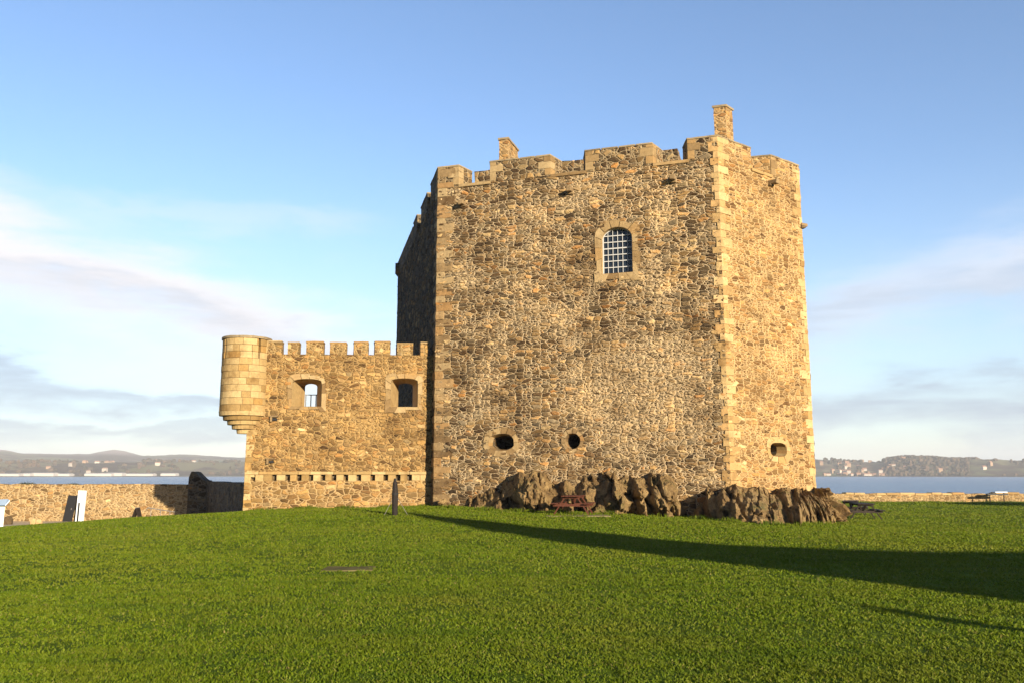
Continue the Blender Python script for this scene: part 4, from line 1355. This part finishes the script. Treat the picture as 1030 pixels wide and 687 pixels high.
# plant on the wall head
def plant_mat():
    m, k, b, out = new_mat('wall_plant')
    g = k.new('ShaderNodeNewGeometry')
    c = k.ramp(g.outputs['Random Per Island'], [(0, (.035, .05, .015)), (1, (.11, .10, .04))])
    k.l.new(c, b.inputs['Base Color']); b.inputs['Roughness'].default_value = .8
    return m
M['plant'] = plant_mat()
def tuft(name, c, w, h, n, label, seed, cat='plant', group=None):
    rr = random.Random(seed); mb = MB()
    for i in range(n):
        a = rr.uniform(0, 6.28); r = rr.uniform(0, 1) ** .5
        px, py = w * r * math.cos(a), .3 * w * r * math.sin(a)
        hh = h * rr.uniform(.4, 1) * (1.1 - r * .6); l = rr.uniform(.03, .07)
        dx, dy = rr.uniform(-.12, .12), rr.uniform(-.12, .12)
        base = np.array([c[0] + px, c[1] + py, c[2] - .03]); tip = base + (dx, dy, hh)
        mb.poly([base + (-.008, 0, 0), base + (.008, 0, 0), tip])
        for t in (.4, .65, .9):
            q = base + (tip - base) * t; e = rr.uniform(0, 6.28); v = np.array([math.cos(e), math.sin(e), rr.uniform(-.2, .6)]) * l
            s_ = np.array([-v[1], v[0], 0]) * .5
            mb.poly([q, q + v * .5 + s_, q + v, q + v * .5 - s_])
    o = mb.build(name, M['plant'], origin=c, weld=False)
    return tag(o, label, cat, group)
q = bf.sz(25, 487)[0]; c = bf.P(q, zl + .0, -.2)
tuft('wall_plant', c, .55, .28, 160, 'dark weed tuft growing on the boundary wall top near the left edge', 4)
q = bf.sz(73, 487)[0]; c = bf.P(q, zl + .0, -.2)
tuft('wall_plant', c, .45, .16, 110, 'brown weed tuft on the boundary wall top above the white panel', 5)

# low dark plinth with white top against the sea wall
p0 = at(1003, 498.5, 73.4)
pl = empty('information_panel', (p0[0], 73.4, p0[2]))
tag(pl, 'long dark information panel with a white upper plate before the sea wall', 'sign')
za = at(1003, 495.0, 73.4)[2]; zb2 = at(1003, 498.6, 73.4)[2]; zg = gz(p0[0], 73.4)
m = MB(); m.bar((p0[0] - .88, 73.4, (za + zb2) / 2), (p0[0] + .88, 73.4, (za + zb2) / 2), .12, za - zb2, up=(0, 1, 0)); m.build('board', M['dark'], pl)
m = MB(); m.box((p0[0] + .3, 73.38, za + .03), (1.05, .3, .09)); m.build('upper_plate', M['panel'], pl, bevel=.01)
for e in (-.6, .6):
    m = MB(); m.tube((p0[0] + e, 73.46, zg - .1), (p0[0] + e, 73.46, za - .02), .045, .045, 8); m.build('post', M['darkwood'], pl)

# ================================================================== FAR SHORE BUILDINGS AND WOODS
def far_house(name, u, v, R_, w, d, h, roof_h, wall_m, roof_m, label, group, rot=0.0, cat='house'):
    R_r = R_; R_ = R_ * math.cos(math.atan((u - 515) / (F * CP)))
    a = at(u, v, R_); x, y = a[0], R_
    z = hill_z(x, y) - .5
    root = empty(name, (x, y, z)); tag(root, label, cat, group)
    c, s = math.cos(rot), math.sin(rot)
    pl_ = [(x + (i * w / 2) * c - (j * d / 2) * s, y + (i * w / 2) * s + (j * d / 2) * c) for i, j in ((-1, -1), (1, -1), (1, 1), (-1, 1))]
    m = MB(); m.prism(pl_, z - (1.5 if cat == 'shed' else 4), z + h, step=1e5); m.build('wall', wall_m, root)
    r = MB(); e = 1.02
    P = [np.array([q[0], q[1], z + h + .05]) for q in pl_]
    r0 = (P[0] + P[3]) / 2 + (0, 0, roof_h); r1 = (P[1] + P[2]) / 2 + (0, 0, roof_h)
    r.poly([P[0], P[1], r1, r0]); r.poly([P[2], P[3], r0, r1]); r.poly([P[1], P[2], r1]); r.poly([P[3], P[0], r0])
    r.build('roof', roof_m, root)
M['far_white'] = plain('far_render', (.40, .36, .31), .8, .05, .2)
M['far_cream'] = plain('far_cream_render', (.29, .20, .13), .8, .15, .2)
M['far_roof'] = plain('far_roof', (.28, .16, .11), .8, .2, .2)
M['far_shed'] = plain('far_shed_roof', (.44, .42, .40), .7, .05, .2)
sheds = [(9, 475.6, 54), (29, 475.6, 18), (45, 475.4, 50), (65, 475.6, 32), (101, 475.4, 60), (117, 475.3, 36), (142, 475.3, 62), (171, 475.2, 34), (-30, 475.6, 50), (-80, 475.5, 60)]
for k, (u, v, w) in enumerate(sheds):
    far_house('waterfront_shed', u, v, 2118, w, 22, 4.4 + (k % 3) * .8, 1.5, M['far_shed'], M['far_shed'], 'long white shed low on the far left shore', 'white sheds on the far shore', cat='shed')
rh = random.Random(5)
for k in range(44):
    u = rh.choice((rh.gauss(868, 12), rh.uniform(826, 900), rh.uniform(826, 1000))); v = 475.0 - abs(rh.gauss(0, 2.4))
    dist = 2110 + (475.5 - v) * 55
    far_house('village_house', u, v, dist, rh.uniform(6, 11), 7, rh.uniform(3, 5), rh.uniform(2, 3.5), rh.choice((M['far_white'], M['far_cream'], M['far_cream'])), M['far_roof'],
              'small pale house in the village across the water', 'village houses on the far shore', rot=rh.uniform(-.4, .4))
for k in range(14):
    u = rh.uniform(-10, 240); v = 474 - rh.random() * 7
    far_house('village_house', u, v, 2120 + (475.5 - v) * 55, rh.uniform(6, 13), 8, 4, 2.4, rh.choice((M['far_white'], M['far_cream'])), M['far_roof'],
              'tiny pale farmhouse on the hazy slope across the water at left', 'farmhouses on the far left slope', rot=rh.uniform(-.4, .4))

def far_woods():
    mb_v, mb_f = [], []
    rw = random.Random(8)
    spots = []
    for k in range(1500):                              # the wooded knoll and belts on the right shore
        u = rw.choice((rw.uniform(880, 965), rw.uniform(880, 965), rw.uniform(820, 1060), rw.uniform(-60, 250), rw.uniform(-60, 250)))
        t = math.atan((u - 515) / (F * CP)); r = rw.choice((rw.uniform(2140, 2500), rw.gauss(2500, 25)))
        if not (880 < u < 965) and fbm(t * 30, r / 90, 2.0) < .05: continue
        spots.append((r * math.sin(t), r * math.cos(t)))
    for x, y in spots:
        z = hill_z(x, y); h = rw.uniform(3.5, 7.5); w = rw.uniform(3, 7)
        b = len(mb_v); n = 6
        for lv, (rr_, zz) in enumerate(((.7, -2), (1, .35), (.75, .75), (.1, 1))):
            for i in range(n):
                a = 6.283 * i / n + lv; k = rw.uniform(.8, 1.2)
                mb_v.append((x + w * rr_ * k * math.cos(a), y + w * rr_ * k * math.sin(a), z + zz * h))
        for lv in range(3):
            for i in range(n): mb_f.append((b + lv * n + i, b + lv * n + (i + 1) % n, b + (lv + 1) * n + (i + 1) % n, b + (lv + 1) * n + i))
    me = bpy.data.meshes.new('far_woods'); me.from_pydata(mb_v, [], mb_f)
    m, k, b, out = new_mat('far_wood')
    g = k.new('ShaderNodeNewGeometry')
    c = k.ramp(g.outputs['Random Per Island'], [(0, (.035, .035, .022)), (.5, (.07, .055, .035)), (1, (.11, .075, .05))])
    k.l.new(c, b.inputs['Base Color']); b.inputs['Roughness'].default_value = 1; b.inputs['Specular IOR Level'].default_value = 0
    me.materials.append(m); me.update()
    o = bpy.data.objects.new('far_woods', me); COL.objects.link(o)
    tag(o, 'bare winter woods on the far shore hills', 'woods', kind='stuff')
far_woods()

# ================================================================== OUTBUILDINGS BEHIND THE PHOTOGRAPHER (they cast the long shadow on the lawn)
SD = -TO_SUN                                          # where shadows fall
SN = np.array([SD[1], -SD[0]])                        # to the right of that
TE = math.tan(R(SUN_EL))
def qp(q, l): return SN * q + SD * l
def shadow_frame(u, v):
    p = on_ground(u, v); return float(p[:2] @ SN), float(p[:2] @ SD)
def lh(l, base): return (l - base) * TE               # height that throws its shadow to l
BASE = -17.0
def build_gatehouse():
    c = qp(12.55, BASE); root = empty('stair_turret', (*c, 0))
    tag(root, 'round stone stair turret with conical slate roof behind the viewpoint', 'turret')
    e = lh(17.5, BASE); ap = lh(31.5, BASE)
    m = MB(); n = 28; r = 1.42
    m.grid(lambda a, b: (c[0] + r * math.cos(a * 2 * math.pi), c[1] + r * math.sin(a * 2 * math.pi), -.5 + (e + .5) * b), n, 30, lambda a, b: (a * 2 * math.pi * r, b * e))
    m.jitter(.02, 4); m.build('wall', M['shade_wall'], root, weld=True, smooth_=True)
    rm = MB()
    for i in range(n):
        a0, a1 = 2 * math.pi * i / n, 2 * math.pi * (i + 1) / n
        rm.poly([(c[0] + 1.52 * math.cos(a0), c[1] + 1.52 * math.sin(a0), e - .05), (c[0] + 1.52 * math.cos(a1), c[1] + 1.52 * math.sin(a1), e - .05), (c[0], c[1], ap)])
    rm.build('roof', M['slate'], root)
    # lean-to range against its right side
    pts = [(13.4, 15.3), (15, 13.2), (17.2, 10.9), (24, 6.5)]
    c2 = qp(18, BASE); r2 = empty('lean_to_range', (*c2, 0)); tag(r2, 'long stone lean-to range with slate roof beside the stair turret', 'building')
    w = MB(); rr = MB()
    for (q0, l0), (q1, l1) in zip(pts[:-1], pts[1:]):
        A0, A1 = qp(q0, BASE + .1), qp(q1, BASE + .1); B0, B1 = qp(q0, BASE - 5), qp(q1, BASE - 5)
        h0, h1 = lh(l0, BASE), lh(l1, BASE)
        w.quad((*A1, -.5), (*A0, -.5), (*A0, h0), (*A1, h1), step=.4); w.quad((*B0, -.5), (*B1, -.5), (*B1, h1), (*B0, h0), step=.4)
        rr.poly([(*A0, h0 + .01), (*B0, h0 + .01), (*B1, h1 + .01), (*A1, h1 + .01)])
    A1, B1 = qp(24, BASE + .1), qp(24, BASE - 5); w.quad((*B1, -.5), (*A1, -.5), (*A1, lh(6.5, BASE)), (*B1, lh(6.5, BASE)), step=.4)
    w.build('wall', M['shade_wall'], r2); rr.build('roof', M['slate'], r2)
build_gatehouse()
p = qp(9.0, -9.0)  # unseen post, added to throw the thin streak of shadow on the lawn
lp = empty('shadow_post', (*p, 0)); tag(lp, 'unseen dark post added behind the viewpoint to cast a thin shadow', 'lamp post')
hp = lh(7.2, -9.0)
m = MB(); m.tube((*p, -.1), (*p, hp - .45), .07, .05, 10); m.build('shaft', M['dark'], lp)
m = MB(); m.tube((*p, hp - .45), (*p, hp - .1), .09, .16, 8); m.tube((*p, hp - .1), (*p, hp), .19, .03, 8); m.build('post_head', M['dark'], lp)
# unseen store house beyond the right edge, added to throw shade on the sea wall
c = np.array([49.5, 45.5])
st_ = empty('shadow_store_house', (*c, gz(*c))); tag(st_, 'unseen stone store house added beyond the right edge to shade the sea wall', 'building')
ang = SD; pv = SN
pl_ = [c - ang * 3 - pv * 2, c - ang * 3 + pv * 6, c + ang * 3 + pv * 6, c + ang * 3 - pv * 2]
m = MB(); m.prism([tuple(q) for q in pl_], -1.5, 3.1, step=.5); m.build('wall', M['shade_wall'], st_)
m = MB(); P4 = [np.array([*q, 3.12]) for q in pl_]
ra = (P4[0] + P4[1]) / 2 + (0, 0, 1.9) ; rb_ = (P4[2] + P4[3]) / 2 + (0, 0, 1.9)
ra = (P4[0] + P4[3]) / 2 + (0, 0, 1.9); rb_ = (P4[1] + P4[2]) / 2 + (0, 0, 1.9)
m.poly([P4[0], P4[1], rb_, ra]); m.poly([P4[2], P4[3], ra, rb_]); m.poly([P4[1], P4[2], rb_]); m.poly([P4[3], P4[0], ra]); m.build('roof', M['slate'], st_)

# ================================================================== GRASS
def build_grass():
    out_v = []; N_total = 0
    bands = [(1.5, 9, 4800), (9, 14, 2200), (14, 20, 850), (20, 28, 520), (28, 40, 330), (40, 62, 130), (62, 82, 60)]
    Vs = []
    for r0, r1, dens in bands:
        ang = R(80 if r1 < 10 else 62 if r1 < 15 else 54 if r1 < 22 else 47)
        n = int(dens * ang * (r1 * r1 - r0 * r0))
        r = np.sqrt(RNG.uniform(r0 * r0, r1 * r1, n)); t = RNG.uniform(-ang, ang, n)
        x = r * np.sin(t); y = r * np.cos(t)
        keep = (y < np.where(x < -12.5, path_edge(x) - .2, np.where(x > 13, 73.6, 38.4 + .12 * np.maximum(0, -x)))) & ~((np.abs(x - slab_c[0]) < .38 - .12 * RNG.uniform(0, 1, n)) & (np.abs(y - slab_c[1]) < .26 - .16 * RNG.uniform(0, 1, n)))
        keep &= (np.abs(t) < R(41)) & (r > 4.2) | (RNG.uniform(0, 1, n) < .5)
        # tufts: thin out between clumps
        cl = np.sin(x * 5.1 + 2 * np.sin(y * 3.3)) * np.sin(y * 4.7 + 2 * np.sin(x * 2.9)) + .6 * np.sin(x * 13 + 1.7 * np.sin(y * 9)) * np.sin(y * 11.3 + x * 3)
        keep &= RNG.uniform(-1.5, 1.2, n) < cl + .4
        x, y, r, cl = x[keep], y[keep], r[keep], cl[keep]; n = len(x)
        h = RNG.uniform(.014, .032, n) * (1 + .22 * cl) * (1 + .02 * (r - 5)); h = np.clip(h, .012, .11)
        w = (.0024 + .00050 * r) * RNG.uniform(.7, 1.4, n)
        a = RNG.uniform(0, 2 * np.pi, n); lean = RNG.uniform(.2, 1.5, n) * h
        la = RNG.uniform(0, 2 * np.pi, n)
        z = ground_z(x, y) - .004
        cx, sx = np.cos(a) * w, np.sin(a) * w
        b0 = np.c_[x - cx, y - sx, z]; b1 = np.c_[x + cx, y + sx, z]
        mx = x + np.cos(la) * lean * .35; my = y + np.sin(la) * lean * .35
        m0 = np.c_[mx - cx * .8, my - sx * .8, z + h * .6]; m1 = np.c_[mx + cx * .8, my + sx * .8, z + h * .6]
        tp = np.c_[x + np.cos(la) * lean, y + np.sin(la) * lean, z + h]
        Vs.append(np.stack([b0, b1, m1, m0, tp], 1).reshape(-1, 3)); N_total += n
    def fringe(pts, spread, per_m):
        P = np.array(pts); L = np.r_[0, np.cumsum(np.linalg.norm(np.diff(P, axis=0), axis=1))]
        n = int(L[-1] * per_m); t = RNG.uniform(0, L[-1], n)
        dens = .5 + .5 * np.sin(t * 2.3 + 2 * np.sin(t * .9)); keep = RNG.uniform(0, 1, n) < .25 + .75 * dens; t = t[keep]; n = len(t)
        x = np.interp(t, L, P[:, 0]) + RNG.normal(0, spread, n); y = np.interp(t, L, P[:, 1]) - np.abs(RNG.normal(0, spread, n))
        h = RNG.uniform(.04, .17, n) * (.6 + .7 * np.sin(t * 1.7) ** 2); w = RNG.uniform(.006, .013, n)
        a = RNG.uniform(0, 6.28, n); la = RNG.uniform(0, 6.28, n); lean = RNG.uniform(.1, .7, n) * h
        z = ground_z(x, y) - .01; cx, sx = np.cos(a) * w, np.sin(a) * w
        mx = x + np.cos(la) * lean * .35; my = y + np.sin(la) * lean * .35
        Vs.append(np.stack([np.c_[x - cx, y - sx, z], np.c_[x + cx, y + sx, z], np.c_[mx + cx * .8, my + sx * .8, z + h * .6], np.c_[mx - cx * .8, my - sx * .8, z + h * .6],
                            np.c_[x + np.cos(la) * lean, y + np.sin(la) * lean, z + h]], 1).reshape(-1, 3))
        return n
    N_total += fringe([cur.P(0, 0, .03)[:2], cur.P(cur.L, 0, .03)[:2]], .07, 260)
    N_total += fringe([on_ground(u, v + .4)[:2] for u, v in ROCK_FOOT], .10, 260)
    N_total += fringe([(p_[0], p_[1]) for p_ in (sf.P(2, 0, .1), sf.P(60, 0, .1))], .15, 60)
    V = np.concatenate(Vs); n = N_total
    me = bpy.data.meshes.new('lawn_grass')
    me.vertices.add(len(V)); me.vertices.foreach_set('co', V.ravel().astype(np.float32))
    k = np.arange(n) * 5
    loops = np.stack([k, k + 1, k + 2, k + 3, k + 3, k + 2, k + 4], 1).ravel()
    me.loops.add(len(loops)); me.loops.foreach_set('vertex_index', loops.astype(np.int32))
    ls = np.stack([np.arange(n) * 7, np.arange(n) * 7 + 4], 1).ravel(); lt = np.tile([4, 3], n)
    me.polygons.add(2 * n); me.polygons.foreach_set('loop_start', ls.astype(np.int32)); me.polygons.foreach_set('loop_total', lt.astype(np.int32))
    me.update(calc_edges=True); me.materials.append(M['blade'])
    o = bpy.data.objects.new('lawn_grass', me); COL.objects.link(o)
    tag(o, 'short green lawn grass blades', 'grass', kind='stuff')
    print('blades', n)
build_grass()

# ================================================================== SKY, SUN, CAMERA
def build_world():
    w = bpy.data.worlds.new('World'); scene.world = w; w.use_nodes = True
    w.node_tree.nodes.clear(); k = NT(w.node_tree)
    out = k.new('ShaderNodeOutputWorld'); bg = k.new('ShaderNodeBackground')
    sky = k.new('ShaderNodeTexSky'); sky.sky_type = 'NISHITA'; sky.sun_disc = False
    sky.sun_elevation = R(SUN_EL); sky.sun_rotation = R(SUN_AZ)
    sky.air_density = 1.0; sky.dust_density = .2; sky.ozone_density = 2.4
    tc = k.new('ShaderNodeTexCoord'); D = tc.outputs['Generated']
    s = k.new('ShaderNodeSeparateXYZ'); k.l.new(D, s.inputs[0])
    X, Y, Z = s.outputs
    hor = k.math('SQRT', k.math('ADD', k.math('MULTIPLY', X, X), k.math('MULTIPLY', Y, Y)))
    az = k.math('ARCTAN2', X, Y); el = k.math('ARCTAN2', Z, hor)
    cv = k.new('ShaderNodeCombineXYZ'); k.put(cv.inputs[0], k.math('MULTIPLY', az, 1.0)); k.put(cv.inputs[1], k.math('MULTIPLY', el, 3.6)); cv.inputs[2].default_value = .3
    n1, _ = k.noise(cv.outputs[0], 3.2, 6, .58, dist=.3); n2, _ = k.noise(cv.outputs[0], 9.0, 6, .62, dist=.2)
    cv2 = k.new('ShaderNodeCombineXYZ'); k.put(cv2.inputs[0], az); k.put(cv2.inputs[1], k.math('MULTIPLY', el, 9.0)); cv2.inputs[2].default_value = 5.3
    n3, _ = k.noise(cv2.outputs[0], 3.0, 6, .6, dist=.3)
    def band(az0, el0, slope, w_up, w_dn, az_half, soft, amp):
        """a bank of cloud lying along a bearing line"""
        c = k.math('ADD', el0, k.math('MULTIPLY', k.math('SUBTRACT', az, az0), slope))
        d = k.math('ADD', k.math('SUBTRACT', el, c), k.math('MULTIPLY', k.math('SUBTRACT', n1, .5), .15))
        d = k.math('ADD', d, k.math('MULTIPLY', k.math('SUBTRACT', n2, .5), .07))
        up = k.math('DIVIDE', k.math('MAXIMUM', d, 0.0), w_up); dn = k.math('DIVIDE', k.math('MAXIMUM', k.math('MULTIPLY', d, -1.0), 0.0), w_dn)
        q = k.math('ADD', k.math('MULTIPLY', up, up), k.math('MULTIPLY', dn, dn))
        g = k.math('POWER', 2.718, k.math('MULTIPLY', q, -1.0))
        e = k.step(k.math('ABSOLUTE', k.math('SUBTRACT', az, az0)), az_half, az_half + soft, 1, 0)
        return k.math('MULTIPLY', k.math('MULTIPLY', g, e), amp)
    def azof(u): return math.atan((u - 515) / (F * CP))
    def elof(v): return math.atan((HZ - v) / F * .985)
    # lit creamy banks
    hi1 = band(azof(60), elof(276), -.24, .034, .085, .48, .12, 1.0)
    hi2 = band(azof(985), elof(300), .22, .035, .04, .12, .16, .55)
    hi3 = band(azof(120), elof(232), .05, .014, .02, .20, .12, .25)
    hi = k.math('MAXIMUM', k.math('MAXIMUM', hi1, hi2), hi3)
    hi = k.math('MULTIPLY', hi, k.step(k.math('ADD', k.math('MULTIPLY', n2, .6), k.math('MULTIPLY', n3, .4)), .30, .54, .6, 1))
    # low veil towards the horizon, thicker to the left
    veil = k.math('MULTIPLY', k.step(el, .0, .36, 1, 0), k.math('ADD', .55, k.math('MULTIPLY', k.step(n1, .35, .65), .3)))
    vl = k.math('MULTIPLY', k.step(el, .10, .34, 1, 0), k.step(az, -.62, .05, .8, 0))
    veil = k.math('MAXIMUM', veil, vl)
    front_ = k.step(k.math('ABSOLUTE', az), 1.1, 1.9, 1, .15)  # veil thinned behind the viewpoint, which also lowers the fill light
    veil = k.math('MULTIPLY', veil, front_)
    # grey-blue undersides, drawn out in layers
    lo1 = band(azof(150), elof(404), -.12, .012, .026, .15, .12, .9)
    lo2 = band(azof(940), elof(418), .06, .022, .035, .22, .14, 1.0)
    lo3 = band(azof(230), elof(322), -.2, .016, .03, .22, .12, .55)
    lo4 = band(azof(60), elof(440), .0, .012, .022, .4, .2, .8)
    lo5 = band(azof(880), elof(322), .15, .02, .03, .12, .1, .6)
    lo6 = band(azof(900), elof(448), .0, .008, .012, .2, .12, .6)
    lo = k.math('MAXIMUM', k.math('MAXIMUM', lo1, lo2), k.math('MAXIMUM', lo3, lo4))
    lo = k.math('MAXIMUM', lo, k.math('MAXIMUM', lo5, lo6))
    lo = k.math('MULTIPLY', lo, k.step(n3, .30, .56, .3, 1))
    base = k.new('ShaderNodeHueSaturation'); base.inputs['Saturation'].default_value = SKY_SAT; base.inputs['Value'].default_value = 1.0
    k.l.new(sky.outputs[0], base.inputs['Color'])
    tint = k.mix(1.0, base.outputs[0], (.965, .965, 1.05), 'MULTIPLY')
    c = k.mix(k.math('MULTIPLY', veil, .75), tint, VEIL)
    c = k.mix(hi, c, CREAM)
    c = k.mix(k.math('MULTIPLY', lo, .75), c, GREYB)
    # unseen half of the sky behind the viewpoint, darkened to cut the fill light
    c = k.mix(k.math('MULTIPLY', k.step(k.math('ABSOLUTE', az), 1.15, 1.9), k.step(el, 1.3, .8)), c, k.mix(1.0, c, (.40, .42, .46), 'MULTIPLY'))
    k.l.new(c, bg.inputs[0]); bg.inputs[1].default_value = SKY_STR
    k.l.new(bg.outputs[0], out.inputs[0])
SKY_STR, SKY_SAT = .107, .99
VEIL = (2.5, 3.1, 3.7)
CREAM = (4.0, 3.9, 4.0)
GREYB = (1.65, 2.0, 2.6)
build_world()

sun = bpy.data.lights.new('sun', 'SUN'); sun.energy = 5.0; sun.angle = R(.5); sun.color = (1.0, .845, .62)
so = bpy.data.objects.new('sun', sun); COL.objects.link(so)
dv = Vector((-TO_SUN[0] * math.cos(R(SUN_EL)), -TO_SUN[1] * math.cos(R(SUN_EL)), -math.sin(R(SUN_EL))))
so.rotation_euler = dv.to_track_quat('-Z', 'Y').to_euler(); so.location = (20, -30, 20)

cam = bpy.data.cameras.new('camera'); cam.sensor_width = 36; cam.lens = 36 * F / 1030.0
cam.clip_start = .1; cam.clip_end = 20000
co = bpy.data.objects.new('camera', cam); COL.objects.link(co)
co.location = (0, 0, EYE); co.rotation_euler = (R(90) + PITCH, 0, 0)
scene.camera = co

scene.render.engine = 'CYCLES'
scene.cycles.use_denoising = True
scene.cycles.max_bounces = 5; scene.cycles.diffuse_bounces = 3; scene.cycles.glossy_bounces = 2; scene.cycles.volume_bounces = 0
scene.cycles.transmission_bounces = 2
scene.view_settings.view_transform = 'Standard'
scene.view_settings.look = "None"; scene.view_settings.gamma = 1; scene.view_settings.exposure = 1.28
scene.view_settings.use_curve_mapping = False
